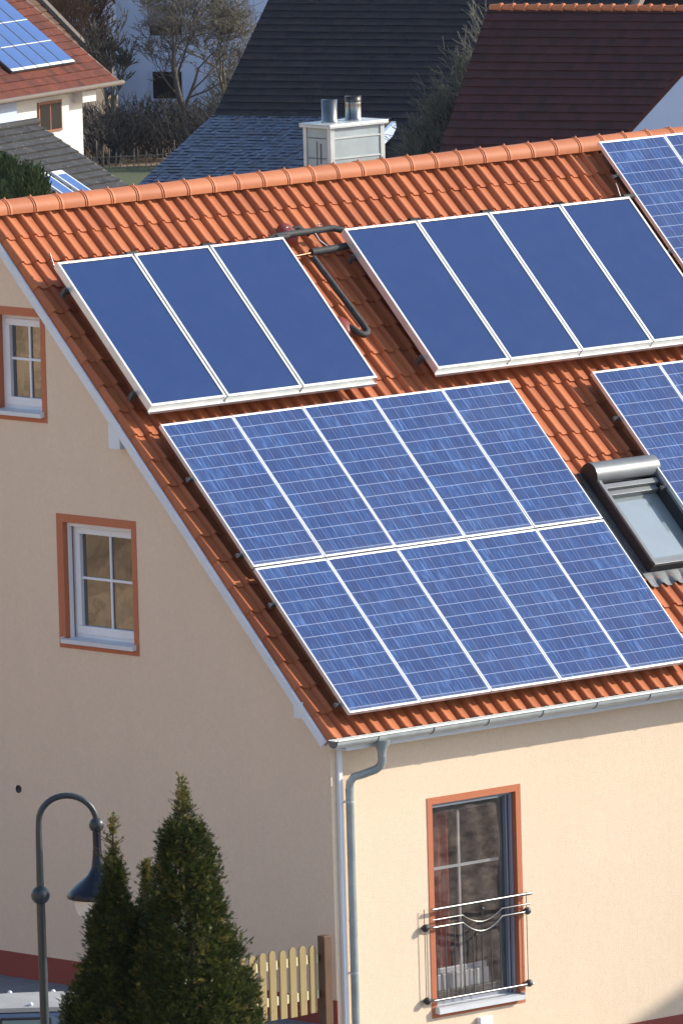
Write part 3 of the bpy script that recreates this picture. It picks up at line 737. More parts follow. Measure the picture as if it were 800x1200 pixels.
ptube('copper_pipe', [(3.50, -1.55, -.10), (3.53, -1.3, -.095), (3.56, -1.02, -.10)], .008, MT['copper'], 'thin bare copper line beside the hooked black pipe', 'pipe')
ptube('sensor_cable', [(3.72, -2.28, -.01), (3.76, -2.2, -.05), (3.84, -2.12, -.07), (3.92, -2.10, -.03)], .005, MT['whitemetal'], 'thin pale cable looping between the two black pipes', 'cable')
for i, (x, s_, lb) in enumerate(((3.50, -2.415, 'dark red domed vent tile above the top pipe'), (3.40, -1.08, 'dark red domed vent tile where the hooked pipe enters'))):
    o = roof_empty('vent_tile', x, s_, -.165, label=lb, cat='vent tile', group='domed vent tiles between the collector groups')
    m = MB(); m.lathe([(.115, 0), (.112, .03), (.098, .055), (.07, .075), (.03, .083), (.001, .084)], (0, 0, 0), 20, 0, Matrix.Diagonal((1, 1.25, 1))); m.build('dome', MT['vent'] if 'vent' in MT else MT.setdefault('vent', tile_mat('dark red clay', (.22, .04, .028), (.2, .045, .03), .45)), o)
    m = MB(); m.tube([(.05, .03, .05), (.12, .02, .075), (.2, -.03, .07), (.24, -.08, .05)] if i == 0 else [(.04, -.02, .03), (.05, -.01, .045)], .026, 10); m.build('pipe_stub', MT['blackplastic'], o)
# small snap hook and stray loops above
for x, s_, lb in ((-.02, -2.28, 'small steel wire hook at the top left of the left collectors'), (8.28, -2.36, 'small steel wire hook at the top right of the right collectors')):
    m = MB(); m.tube([R(x, s_+.05, -.01), R(x, s_-.05, .03), R(x-.01, s_-.09, .05)], .007, 8); tag(m.build('wire_hook', MT['steel']), lb, 'hook')
for i, x in enumerate((3.37, 3.83)):
    m = MB(); pts = [R(x+.035*math.cos(a), -2.335-.045*math.sin(a), .01) for a in [PI*k_/8 for k_ in range(9)]]
    m.tube(pts, .006, 6); tag(m.build('pipe_clamp', MT['steel']), ('left' if i == 0 else 'right') + ' steel clamp loop on the black top pipe', 'clamp', 'clamps on the top pipe')

# ================================================================== GROUND
SL = zf(-6.78)                                       # street level
def terrain(x, y):
    d = (Vector((x, y, 0)) - Vector((CP.x, CP.y, 0))).dot(-TOW)
    t = min(1, max(0, (d-133)/110)); t = t*t*(3-2*t)
    z = SL*(1-t) + t*zf(-15.3)
    e = min(1, max(0, (-15-x)/19)) * min(1, max(0, (y+22)/14)) * min(1, max(0, (95-y)/30)); e = e*e*(3-2*e)
    z += e*12.5 + e*.5*math.sin(x*.35+y*.2)*math.sin(y*.31)     # earth bank left of the house, unseen, raised to bounce warm light
    far = max(0, d-420); z += min(12, far*.03)
    if d < 60: z -= min(3, (60-d)*.03)
    return z
mb = MB(); xs = []; v = -1600.
def axis(c, lim):
    a = [0.]; st = 3.
    while a[-1] < lim: a.append(a[-1]+st); st *= 1.0 if a[-1] < 130 else 1.12
    return sorted(set([c-q for q in a] + [c+q for q in a]))
ax, ay = axis(0, 2600), axis(0, 2600)
vs = [(x, y, terrain(x, y)) for y in ay for x in ax]; nx = len(ax)
mb.add(vs, [(j*nx+i, j*nx+i+1, (j+1)*nx+i+1, (j+1)*nx+i) for j in range(len(ay)-1) for i in range(nx-1)], 0, 0, True)
tag(mb.build('ground', MT['ground']), kind='structure')
mb = MB(); mb.box(-9, GX-.013, -2.74, 9, -1.2, 0); tag(mb.build('terrace', MT['paving']), kind='structure')
mb = MB(); mb.quad((-40, -32, SL+.02), (26, -32, SL+.02), (26, -2.8, SL+.02), (-40, -2.8, SL+.02)); tag(mb.build('street', MT['paving']), kind='structure')
mb = MB()
mb.box(-9.2, -.46, -2.90, -2.74, -1.2, .0); mb.box(-9.2, -.47, -2.92, -2.72, .0005, .035)
tag(mb.build('retaining_wall', MT['stone'], None, .008), 'low pale concrete wall carrying the picket fence', 'wall')
m = MB(); m.box(-.50, -.13, -2.99, -2.78, -1.2, .055); tag(m.build('stone_block', MT['stone'], None, .025), 'pale stone block at the foot of the fence post', 'stone')

# ================================================================== FENCE
fen = empty('picket_fence', (-.32, -2.66, 0), label='yellowish wooden picket fence with dark post beside the house corner', cat='fence')
m = MB(); m.box(-.052, .052, -.052, .052, -.1, zf(-5.07)); 
m.build('post', MT['darkwood'], fen, .008)
m = MB(); m.box(-2.6, -.052, .032, .062, zf(-5.33), zf(-5.26)); m.box(-2.6, -.052, .032, .062, zf(-5.70), zf(-5.63)); m.build('fence_rail', MT['darkwood'], fen, .003)
def picket(x):
    m = MB(); w = .044; zt_, zb_ = zf(-5.15)+random.uniform(-.008, .008), zf(-5.86)+random.uniform(-.006, .006); n = 8
    out = [(-w, zb_), (w, zb_), (w, zt_-.04)] + [(w*math.cos(PI*i/n), zt_-.04+.042*math.sin(PI*i/n)) for i in range(1, n)] + [(-w, zt_-.04)]
    k = len(out); vs = [(a, yy, z) for yy in (-.0, .022) for a, z in out]
    m.add(vs, [tuple(range(k)), tuple(range(2*k-1, k-1, -1))] + [(i, k+i, k+(i+1) % k, (i+1) % k) for i in range(k)])
    o = m.build('picket', MT['picket'], fen, .003, loc=(x, .008, 0)); o.rotation_euler[1] = math.radians(random.uniform(-.6, .6))*.4
    b_ = MB()
    for zz in (-5.295, -5.665): b_.box(w+.001, w+.022, .0, .03, zf(zz)-.045, zf(zz)+.045)
    b_.build('spacer', MT['pale_wood'] if 'pale_wood' in MT else MT.setdefault('pale_wood', varmat('pale cut wood', (.70, .62, .42), (.6, .5, .3), 4)), o)
for i in range(17): picket(-.155-.1385*i)

# ================================================================== STREET LAMP
lp = at(52, 1150, 103); LB = Vector((lp.x, lp.y, SL))
lampo = empty('street_lamp', LB, label='dark curved street lamp with bell shade and opal globe', cat='street lamp')
A = at(47.8, 1049, 103) - LB; A.x *= 1; 
B = at(45.5, 1000, 103) - LB
dirx = RGT
m = MB(); m.lathe([(.11, 0), (.11, .25), (.075, .35), (.066, .8), (.044, .9)], (0, 0, 0), 20); m.tube([(0, 0, .85), (A.x, A.y, A.z)], [.046, .041], 18)
m.ball((A.x, A.y, A.z), .089, 0, 24)
m.build('pole', MT['lampgreen'], lampo)
h = lambda px_, py_: at(px_, py_, 103) - LB
pts = [A, h(46.5, 1000), h(45.8, 975)]
c_ = h(79.5, 963); r_ = (79.5-45.8)/125.2
base_dir = (h(110, 966) - h(50, 966)).normalized()
ux = base_dir; 
for i in range(0, 17):
    a = PI*i/16; pts.append(c_ - ux*(r_*math.cos(a)) + Vector((0, 0, 1))*(r_*math.sin(a)*.92))
m = MB(); m.tube(pts, [.036, .033, .031]+[.029]*17, 16); m.build('curved_arm', MT['lampgreen'], lampo)
e = c_ + ux*r_
m = MB(); m.ball(e+Vector((0, 0, -.03)), .072, 0, 22); m.build('joint_ball', MT['lampgreen'], lampo)
k_ = 1/125.2
m = MB()
prof = [(.040, -.06), (.041, -.25), (.047, -.33), (.062, -.43), (.10, -.50), (.155, -.55), (.212, -.593), (.262, -.635), (.290, -.665), (.299, -.70), (.293, -.715), (.27, -.712), (.20, -.70)]
m.lathe(prof, e, 40); shade = m.build('lamp_shade', MT['lampblue'], lampo)
m = MB(); m.lathe([(.245, -.70), (.245, -.73), (.232, -.80), (.20, -.87), (.15, -.925), (.08, -.955), (.001, -.962)], e, 32); m.build('globe', MT['globe'], lampo)

# ================================================================== VAN
vz = zf(-4.55)
vc = at(60, 1187, 106.2); vz = at(40, 1168, 106.0).z
van = empty('van', (vc.x, vc.y, SL), (0, 0, math.atan2(RGT.y, RGT.x)), label='blue grey van with dusty cream roof parked behind the street lamp', cat='van')
H_ = vz - SL                                          # roof height above the street
Lx0, Lx1, Wd = -1.0, 1.75, 1.3
def vbody(mb, z0_, z1_, w0, w1, x0a, x0b, x1a, x1b, mi=0):
    vs = [(x0a, -w0, z0_), (x1a, -w0, z0_), (x1a, w0, z0_), (x0a, w0, z0_), (x0b, -w1, z1_), (x1b, -w1, z1_), (x1b, w1, z1_), (x0b, w1, z1_)]
    mb.add(vs, [(0, 3, 2, 1), (4, 5, 6, 7), (0, 1, 5, 4), (1, 2, 6, 5), (2, 3, 7, 6), (3, 0, 4, 7)], mi)
m = MB(); vbody(m, .35, 1.15, .56, .58, Lx0, Lx0-.02, Lx1, Lx1); vbody(m, 1.152, H_-.11, .57, .42, Lx0, Lx0+.14, Lx1-.1, Lx1-.55)
bd = m.build('body', MT['carpaint'], van, .05); 
m = MB(); nx, ny = 20, 10; vs = []
for j in range(ny+1):
    for i in range(nx+1):
        u = i/nx*2-1; v_ = j/ny*2-1
        vs.append(((Lx0+Lx1-.45)/2+.07+u*((Lx1-Lx0-.55)/2), v_*.40, H_-.07+.06*(1-abs(v_)**3)*(1-abs(u)**4*.95)))
m.add(vs, [(j*(nx+1)+i, j*(nx+1)+i+1, (j+1)*(nx+1)+i+1, (j+1)*(nx+1)+i) for j in range(ny) for i in range(nx)], 0, 0, True)
m.box(Lx0+.1, Lx1-.5, -.41, .41, H_-.11, H_-.068)
for i in range(5):
    for v_ in (-.35, .32): m.ball((Lx0+.4+i*.42+(.2 if v_ > 0 else 0), v_, H_-.068+.06*(1-abs(v_/.40)**3)+.002), .022, 1, 8)
m.build('roof_panel', [MT['carroof'], MT['pvc']], van)
def sidewin(xa, xb, side):
    m = MB(); z0_, z1_ = 1.25, H_-.17
    f = lambda z: .57+(.42-.57)*(z-1.152)/(H_-.11-1.152)
    y0_, y1_ = side*(f(z0_)+.006), side*(f(z1_)+.006)
    m.quad((xa, y0_, z0_), (xb, y0_, z0_), (xb-.03, y1_, z1_), (xa+.03, y1_, z1_)); w_ = m.build('side_window', MT['carglass'], van)
    b_ = MB()
    for (p, q) in (((xa, y0_, z0_), (xb, y0_, z0_)), ((xb, y0_, z0_), (xb-.03, y1_, z1_)), ((xb-.03, y1_, z1_), (xa+.03, y1_, z1_)), ((xa+.03, y1_, z1_), (xa, y0_, z0_))): b_.tube([p, q], .014, 6)
    b_.build('window_seal', MT['blackrubber'], w_)
for sd in (-1, 1):
    for a, b_ in ((-.50, .03), (.13, .72), (.82, 1.25)): sidewin(a, b_, sd)
for a in (Lx0+.75, Lx1-.85):
    for sd in (-1, 1):
        m = MB(); m.lathe([(.1, -.1), (.3, -.1), (.33, -.06), (.33, .06), (.3, .1), (.1, .1)], (a, sd*.50, .33), 24, 0, Matrix.Rotation(PI/2, 3, 'X')); wl = m.build('wheel', MT['tyre'], van)
        m = MB(); m.lathe([(.001, -.09), (.19, -.085), (.2, .0), (.19, .085), (.001, .09)], (a, sd*.51, .33), 20, 0, Matrix.Rotation(PI/2, 3, 'X')); m.build('rim', MT['alu'], wl)

# ================================================================== THUJAS
def prof_at(P, t):
    for (a, x), (b, y) in zip(P, P[1:]):
        if t <= b: return x+(y-x)*(t-a)/(b-a)
    return P[-1][1]
def thuja(name, tip, depth, P, lean, label, seed, dens=1.):
    rnd = random.Random(seed); k = Fp/depth
    top = at(*tip, depth); base = Vector((top.x + RGT.x*lean/k, top.y + RGT.y*lean/k, SL))
    Ht = top.z - SL; o = empty(name, base, label=label, cat='conifer', group='thuja conifers in front of the gable')
    m = MB(); m.tube([(0, 0, 0), (0, 0, Ht*.5), top-base-Vector((0, 0, .12))], [.09, .05, .008], 8); m.build('trunk', MT['thujawood'], o)
    fm = MB(); br = MB()
    def spray(p, d, size, tint):
        # flat vertical fan of scale leaves
        side = d.cross(UPZ); side = side.normalized() if side.length > .01 else Vector((1, 0, 0))
        tw = rnd.uniform(-.9, .9); pl = (side*math.sin(tw) + UPZ.cross(side)*math.cos(tw)*.3 + UPZ*.2)
        ax_ = d.normalized(); nrm = ax_.cross(pl).normalized(); lat = nrm.cross(ax_).normalized()
        L = size
        for i in range(7):
            a = (i-3)*.36 + rnd.uniform(-.12, .12); ll = L*(1-.13*abs(i-3))*rnd.uniform(.75, 1.1)
            dd = ax_*math.cos(a) + lat*math.sin(a); ww = nrm.cross(dd)*L*.085 + nrm*rnd.uniform(-.02, .02)*L
            o_ = p + ax_*L*.12*abs(3-abs(i-3)) * .6
            tn = min(1, max(0, tint + rnd.uniform(-.12, .12)))
            fm.add([o_, o_+dd*ll*.55+ww, o_+dd*ll, o_+dd*ll*.5-ww], [(0, 1, 2, 3)], 0, tn)
    # height measured down from tip in pixels
    tot = Ht*k
    N = int(27000*dens); i = 0; visible = (1210-tip[1])
    # lobes make the outline uneven
    lobes = [(rnd.uniform(0, 2*PI), rnd.uniform(0, tot), rnd.uniform(-.42, .40), rnd.uniform(7, 18)) for _ in range(150)]
    def rad(t, a):
        r = prof_at(P, t)
        f = 1.
        for (la, lt, lm, lw) in lobes:
            da = math.atan2(math.sin(a-la), math.cos(a-la)); q = (da*max(r, 6))**2/(lw*lw*.35) + (t-lt)**2/(lw*lw)
            if q < 4: f += lm*math.exp(-q)
        return r*f*.97
    while i < N:
        t = rnd.random()
        t = t*visible*1.03 if rnd.random() < .93 else visible + t*(tot-visible)
        if rnd.random() > (prof_at(P, t)+5)/(P[-1][1]+5): continue
        a = rnd.uniform(0, 2*PI)
        R_ = rad(t, a); q = 1 - abs(rnd.gauss(0, .2)); q = max(.2, q)
        rr_ = R_*q/k
        f_ = t/tot
        cx = (top-base)*(1-f_)
        p = cx + Vector((math.cos(a)*rr_, math.sin(a)*rr_, 0)); p.z = Ht - t/k
        d = Vector((math.cos(a)*.65, math.sin(a)*.65, rnd.uniform(.25, 1.1)))
        d += Vector((rnd.uniform(-.4, .4), rnd.uniform(-.4, .4), 0))
        browny = max(0, 1-t/55)**1.2*.55
        sz = 1 if t > 60 else .6; ct_ = .12+.42*rnd.random()+browny + (.45 if rnd.random() < .11 else 0)  # some clumps tinted brighter as sunlit specks
        for q_ in range(9):
            off = Vector((rnd.gauss(0, 1), rnd.gauss(0, 1), rnd.gauss(0, 1.1)))*.034*sz
            spray(p+off, d + off*9 + Vector((rnd.uniform(-.25, .25), rnd.uniform(-.25, .25), rnd.uniform(-.1, .3))), rnd.uniform(.028, .062)*sz, ct_+rnd.uniform(-.1, .1))
        i += 9
    # wispy leader at the tip
    for j in range(34):
        t = rnd.uniform(0, 62); p = Vector((top.x-base.x, top.y-base.y, Ht - t/k)); a = rnd.uniform(0, 2*PI)
        L = (5+t*.26)/k*rnd.uniform(.7, 1.5); e_ = p + Vector((math.cos(a)*L*.9, math.sin(a)*L*.9, L*rnd.uniform(.2, .9))); br.tube([p, (p+e_)/2+Vector((0, 0, -.01)), e_], [.004, .003, .002], 4)
        for q in range(4): spray(p.lerp(e_, (q+1)/4), (e_-p)+Vector((rnd.uniform(-.05, .05), rnd.uniform(-.05, .05), .03)), rnd.uniform(.02, .04), rnd.uniform(.5, 1))
    br.tube([(top.x-base.x, top.y-base.y, Ht-1.0), (top.x-base.x, top.y-base.y, Ht+.02)], [.018, .003], 6)
    for j in range(170):
        t = rnd.uniform(50, visible); a = rnd.uniform(0, 2*PI); r_q = rad(t, a)/k; cx = (top-base)*(1-t/tot)
        p = cx + Vector((math.cos(a)*r_q*.95, math.sin(a)*r_q*.95, 0)); p.z = Ht-t/k; d = Vector((math.cos(a)*.6, math.sin(a)*.6, rnd.uniform(.5, 1.3))).normalized(); L = rnd.uniform(.03, .085)
        br.tube([p-d*.05, p+d*L], [.003, .0015], 3)
        for q in range(5): spray(p+d*L*q/4, d+Vector((rnd.uniform(-.7, .7), rnd.uniform(-.7, .7), 0)), rnd.uniform(.025, .05), rnd.uniform(.3, .8))
    fm.add(br.v, br.f, 1); fm.build('crown', [MT['thuja'], MT['thujawood']], o)
    return o
thuja('thuja', (213, 912), 100, [(0, .5), (12, 3), (25, 6), (32, 9), (44, 11), (50, 19), (75, 27), (110, 34), (150, 42), (175, 50), (210, 66), (240, 76), (295, 88), (450, 94), (700, 92)], 8, 'tallest dark green thuja with pale brownish tip', 1, 1.)
thuja('thuja', (132, 960), 100.3, [(0, .5), (30, 1.5), (45, 5), (75, 10), (95, 14), (105, 19), (115, 26), (130, 33), (150, 31), (170, 34), (190, 48), (210, 56), (245, 66), (400, 72), (650, 70)], 2, 'left thuja with thin bare tip overlapping the lamp shade', 2, .75)
thuja('thuja', (172, 1010), 100.8, [(0, 1), (8, 4), (30, 9), (75, 17), (115, 30), (200, 46), (350, 56), (600, 54)], 4, 'short middle thuja wedged between the two taller ones', 5, .5)

# ================================================================== NEIGHBOUR HOUSE (casts the diagonal shadow on the eaves wall)
nb = empty('neighbour_house', (28, -12.59, SL), label='neighbouring house standing out of view to the right', cat='house')
m = MB(); hh = zf(3.22)-SL; rg = hh + 8*.376
vs = [(x, y, z) for y in (0, -10) for x, z in ((-8, -.2), (8, -.2), (8, hh), (0, rg), (-8, hh))]
m.add(vs, [(0, 1, 2, 3, 4), (9, 8, 7, 6, 5), (0, 5, 6, 1), (1, 6, 7, 2), (4, 9, 5, 0)]); m.build('wall', MT['white_plaster'], nb)
m = MB()
for sg in (-1, 1):
    a_ = (sg*8.4, hh-.15); c2_ = (0, rg+.01)
    m.add([(a_[0], .0, a_[1]), (c2_[0], .0, c2_[1]), (c2_[0], -10.3, c2_[1]), (a_[0], -10.3, a_[1]), (a_[0], .0, a_[1]+.1), (c2_[0], .0, c2_[1]+.1), (c2_[0], -10.3, c2_[1]+.1), (a_[0], -10.3, a_[1]+.1)],
          [(0, 1, 2, 3), (4, 7, 6, 5), (0, 4, 5, 1), (2, 6, 7, 3), (0, 3, 7, 4)])
m.build('roof', MT['bg_tile_red'], nb)

# ================================================================== BACKGROUND VILLAGE
def frame_dirs(a):
    """a>0: facing turned to the photo's left. returns facing normal and the along-eaves direction"""
    a = math.radians(a); return (TOW*math.cos(a) - RGT*math.sin(a)).normalized(), (RGT*math.cos(a) + TOW*math.sin(a)).normalized()
def courses(mb, P, e, n, pitch, s0, s1, l0, l1, gauge, lift=.03, jit=.0, tile=.0, seed=0, gap=0):
    """tile courses on a slope: P reference point, e along, n facing, slope coordinate s up from P"""
    rnd = random.Random(seed); th = math.radians(pitch); upv = -n*math.cos(th) + UPZ*math.sin(th); nr = n*math.sin(th) + UPZ*math.cos(th)
    k = int((s1-s0)/gauge)+1
    for i in range(k):
        a = s0+i*gauge; b = min(s1, a+gauge+.01)
        if tile:
            nt_ = int((l1-l0)/tile)
            for j in range(nt_):
                x0_ = l0+j*tile; x1_ = x0_+tile-gap; q = lift+rnd.uniform(-jit, jit); tn = min(1, max(0, rnd.gauss(.45, .28)))
                p = [P+e*x0_+upv*a+nr*q, P+e*x1_+upv*a+nr*q, P+e*x1_+upv*b, P+e*x0_+upv*b, P+e*x0_+upv*a-nr*.01, P+e*x1_+upv*a-nr*.01]
                mb.add(p, [(0, 1, 2, 3), (4, 5, 1, 0)], 0, tn)
        else:
            p = [P+e*l0+upv*a+nr*lift, P+e*l1+upv*a+nr*lift, P+e*l1+upv*b, P+e*l0+upv*b, P+e*l0+upv*a-nr*.01, P+e*l1+upv*a-nr*.01]
            mb.add(p, [(0, 1, 2, 3), (4, 5, 1, 0)], 0, rnd.random())
    return upv, nr
def poly_prism(mb, pts, d, mi=0):
    k = len(pts); vs = list(pts) + [p+d for p in pts]
    mb.add(vs, [tuple(range(k)), tuple(range(2*k-1, k-1, -1))] + [(i, k+i, k+(i+1) % k, (i+1) % k) for i in range(k)], mi)
def wallbox(mb, P, e, n, l0, l1, d0, d1, z0_, z1_, mi=0):
    """box in a building frame: along e, depth d measured opposite to the facing n, absolute z"""
    b = [P+e*l+(-n)*d for d in (d0, d1) for l in (l0, l1)]
    vs = [Vector((q.x, q.y, z)) for z in (z0_, z1_) for q in b]
    mb.add(vs, ((0, 2, 3, 1), (4, 5, 7, 6), (0, 1, 5, 4), (2, 6, 7, 3), (0, 4, 6, 2), (1, 3, 7, 5)), mi)

# --- left white house with solar roof
D1 = 300.; n1, e1 = frame_dirs(-60)
P1 = at(142, 95, D1)                                   # right end of the eaves
h1 = empty('house', (P1.x, P1.y, zf(-15.3)), label='white house at upper left with red brown roof and blue solar panels', cat='house')
Pl = P1 - h1.location
m = MB(); upv, nr = courses(m, Pl, e1, n1, 37, 0, 6.2, -9, 0, .30, .03, .006, .24, 1); rf1 = m.build('roof', MT['bg_tile_red'], h1)
m = MB(); th1 = math.radians(37)
poly_prism(m, [Pl+e1*0-nr*.02, Pl+upv*6.2-nr*.02, Pl+upv*6.2-nr*.16, Pl-nr*.16], -e1*9.0); m.build('eaves_board', MT['timber'], rf1)
m = MB(); m.tube([Pl+n1*.06-UPZ*.03, Pl+n1*.06-UPZ*.03-e1*9], .07, 10); m.build('gutter', MT['timber'], h1)
zt_ = Pl.z + .45*math.tan(th1) - .1
m = MB(); wallbox(m, Pl, e1, n1, -9, -1.25, .5, 7.5, -.5, zt_); 
m.build('wall', MT['white_plaster'], h1)
m = MB(); wallbox(m, Pl, e1, n1, -1.7, -1.0, .2, .52, Pl.z-.45, Pl.z-.15); m.build('beam_end', MT['white_plaster'], h1)
def bgwin(parent, P, e, n, l0, l1, z0_, z1_, frame, glass, ins=.5, bars=1, name='window'):
    m = MB(); wallbox(m, P, e, n, l0, l1, ins-.05, ins+.02, z0_, z1_)
    w_ = m.build(name, frame, parent); w_.data.update()
    g = MB(); t = .07; kk = bars+1; W_ = (l1-l0-t)/kk
    for i in range(kk): wallbox(g, P, e, n, l0+t+i*W_, l0+i*W_+W_, ins-.06, ins-.048, z0_+t, z1_-t)
    g.build('pane', glass, w_); return w_
# along-wall coordinate for a pixel column on a wall plane
def lcoord(P, e, n, off, px, py):
    d = (at(px, py, 1.) - CP); o_ = CP
    t = ((P - n*off) - o_).dot(n) / d.dot(n); q = o_ + d*t; return (q-P).dot(e), q.z
l0, za = lcoord(P1, e1, n1, .5, 45, 157); l1, _ = lcoord(P1, e1, n1, .5, 72, 150); _, zb2 = lcoord(P1, e1, n1, .5, 60, 118)
bgwin(h1, Pl, e1, n1, l0, l1, za-zf(-15.3), zb2-zf(-15.3), MT['brownframe'], MT['bgglass'], .5, 1)
# solar array on that roof
l0, _ = 0, 0
def on_slope(P, e, n, pitch, px, py, lift=0.):
    th = math.radians(pitch); nr_ = n*math.sin(th)+UPZ*math.cos(th); upv_ = -n*math.cos(th)+UPZ*math.sin(th)
    d = at(px, py, 1.)-CP; t = ((P+nr_*lift)-CP).dot(nr_)/d.dot(nr_); q = CP+d*t-P; return q.dot(e), q.dot(upv_)
lr, sb_ = on_slope(P1, e1, n1, 37, 89, 72, .12); ll, sb2 = on_slope(P1, e1, n1, 37, 15, 84, .12); lt, stp = on_slope(P1, e1, n1, 37, 58, 48, .12)
pw = (lr-ll)/5; ph = (stp-sb_)
for i in range(5):
    for j in range(4):
        xa = lr-(i+1)*pw; s_ = sb_+j*ph
        if s_+ph > 6.1 or xa < -8.9: continue
        o = empty('roof_panel', P1+e1*(xa+pw/2)+upv*s_+nr*.05, label=None)
        loc = o.location.copy()
        m = MB(); c_p = lambda l, s, n_: e1*l+upv*s+nr*n_
        vs = [c_p(l, s, n_) for n_ in (0, .07) for s in (.0, ph-.01) for l in (-pw/2+.005, pw/2-.005)]
        m.add(vs, ((0, 2, 3, 1), (4, 5, 7, 6), (0, 1, 5, 4), (2, 6, 7, 3), (0, 4, 6, 2), (1, 3, 7, 5))); m.build('frame', MT['darkgrey'], o); m = MB(); m.add([c_p(l, s, .075) for s in (.0, .035 if j else .10) for l in (-pw/2+.02, pw/2-.02)], ((0, 1, 3, 2),)); m.build('edge_strip', MT['whitemetal'], o)
        m = MB(); vs = [c_p(l, s, .074) for s in (.036 if j else .101, ph-.01) for l in (-pw/2+.035, pw/2-.035)]; m.add(vs, ((0, 1, 3, 2),)); m.build('cell_sheet', MT['bgcell'] if 'bgcell' in MT else MT.setdefault('bgcell', varmat('plain blue cells', (.045, .10, .28), (.06, .13, .34), 1, .3, coat=.3)), o)
        g_ = 'solar panels on the far left house'
        tag(o, f'blue panel on the far left roof, column {["one", "two", "three", "four", "five", "six", "seven", "eight"][i]} from the right edge, {["bottom", "second", "third", "fourth"][j]} row', 'solar panel', g_)

# --- pale lower annexe at the far left
Pa = at(27, 108, 296.); na, ea = frame_dirs(-60)
an = empty('annexe', (Pa.x, Pa.y, zf(-15.3)), label='small grey roofed annexe in front of the white house at the left edge', cat='building'); Q = Pa-an.location
m = MB(); courses(m, Q, ea, na, 30, 0, 1.4, -4, 0, .25, .02, .004, .25, 4); m.build('roof', MT['lichen'] if 'lichen' in MT else MT.setdefault('lichen', tile_mat('grey lichened tile', (.22, .23, .26), (.30, .30, .31), .8, .6)), an)
m = MB(); wallbox(m, Q, ea, na, -4, -.1, .15, 1.2, -1, Q.z+.05); m.build('wall', MT['shade_tinted_plaster'], an)

# --- anthracite roof, lower left, with two roof windows
D2 = 262.; n2, e2 = frame_dirs(-60); P2 = at(150, 216, D2)
h2 = empty('house', (P2.x, P2.y, zf(-15.3)), label='house with speckled anthracite roof and two roof windows, lower left behind the ridge', cat='house'); Q = P2-h2.location
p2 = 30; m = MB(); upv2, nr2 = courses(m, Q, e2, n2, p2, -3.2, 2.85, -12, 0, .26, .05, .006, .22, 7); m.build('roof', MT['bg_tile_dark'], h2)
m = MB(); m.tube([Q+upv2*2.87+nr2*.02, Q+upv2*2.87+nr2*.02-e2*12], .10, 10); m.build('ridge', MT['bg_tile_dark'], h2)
m = MB(); poly_prism(m, [Q-upv2*3.2-nr2*.02, Q+upv2*2.85-nr2*.02, Q+upv2*2.85-nr2*.2, Q-upv2*3.2-nr2*.2], -e2*12); m.build('eaves_board', MT['timber'], h2)
m = MB(); wallbox(m, Q, e2, n2, -11.8, -.3, -2.2, 6, -1, Q.z-1.6); m.build('wall', MT['white_plaster'], h2)
for i, (pa, pb, pc) in enumerate((((41, 204), (54, 203), (80, 222)), ((61, 201), (72, 199.5), (104, 221)))):
    la, sa = on_slope(P2, e2, n2, p2, *pa, .1); lb, _ = on_slope(P2, e2, n2, p2, *pb, .1); _, sc_ = on_slope(P2, e2, n2, p2, *pc, .1)
    m = MB(); vs = [Q+e2*l+upv2*s+nr2*n_ for n_ in (0, .1) for s in (sc_-.5, sa) for l in (la-.03, lb+.04)]
    m.add(vs, ((0, 2, 3, 1), (4, 5, 7, 6), (0, 1, 5, 4), (2, 6, 7, 3), (0, 4, 6, 2), (1, 3, 7, 5))); w_ = m.build('roof_window', MT['whitemetal'], h2)
    m = MB(); vs = [Q+e2*l+upv2*s+nr2*.105 for s in (sc_-.45, sa-.16) for l in (la+.03, lb-.02)]; m.add(vs, ((0, 1, 3, 2),)); m.build('pane', MT['bgcell'], w_)

# --- barn with dark roof and flared slate skirt
D3 = 285.; n3, e3 = frame_dirs(25); P3 = at(250, 137, D3)
barn = empty('barn', (P3.x, P3.y, zf(-15.3)), label='large barn with dark tiled roof and flared blue slate skirt behind the chimney', cat='barn'); Q = P3-barn.location
m = MB(); up3, nr3 = courses(m, Q, e3, n3, 38, -1.6, 7.4, 0, 10.5, .27, .018, .006, .24, 11); m.build('roof', MT['bg_tile_barn'], barn)
m = MB(); lowp = 17.; upl, nrl = courses(m, Q+nr3*.06, e3, n3, lowp, -4.9, -.02, .0, 5.2, .20, .014, .014, .16, 12, .012); m.build('skirt_roof', MT['slate'], barn)
m = MB(); poly_prism(m, [Q-upl*4.9-nrl*.02, Q-nrl*.02, Q-nrl*.15, Q-upl*4.9-nrl*.15], e3*5.2)
poly_prism(m, [Q-up3*1.6-nr3*.05, Q+up3*7.4-nr3*.05, Q+up3*7.4-nr3*.25, Q-up3*1.6-nr3*.25], e3*10.5); m.build('eaves_board', MT['timber'], barn)
m = MB(); q_ = Q+e3*5.22; poly_prism(m, [q_-upl*4.9+nrl*.06, q_-upl*.3+nrl*.06, q_-upl*.3-nrl*.22, q_-upl*4.9-nrl*.30], e3*.1); m.build('verge_board', MT['shade_tinted_plaster'], barn)
m = MB(); wallbox(m, Q, e3, n3, .2, 10.3, -.8, 9, -1, Q.z-1.45); wallbox(m, Q, e3, n3, .1, 5.1, -4.3, -.9, -1, Q.z-1.75); m.build('wall', MT['shade_tinted_plaster'], barn)
m = MB(); poly_prism(m, [Q+up3*7.4, Q+up3*7.4-n3*5.7*1.0-UPZ*4.4, Q+up3*7.4-n3*5.7-UPZ*4.6, Q+up3*7.4-UPZ*.2], e3*10.5); m.build('far_slope', MT['bg_tile_barn'], barn)

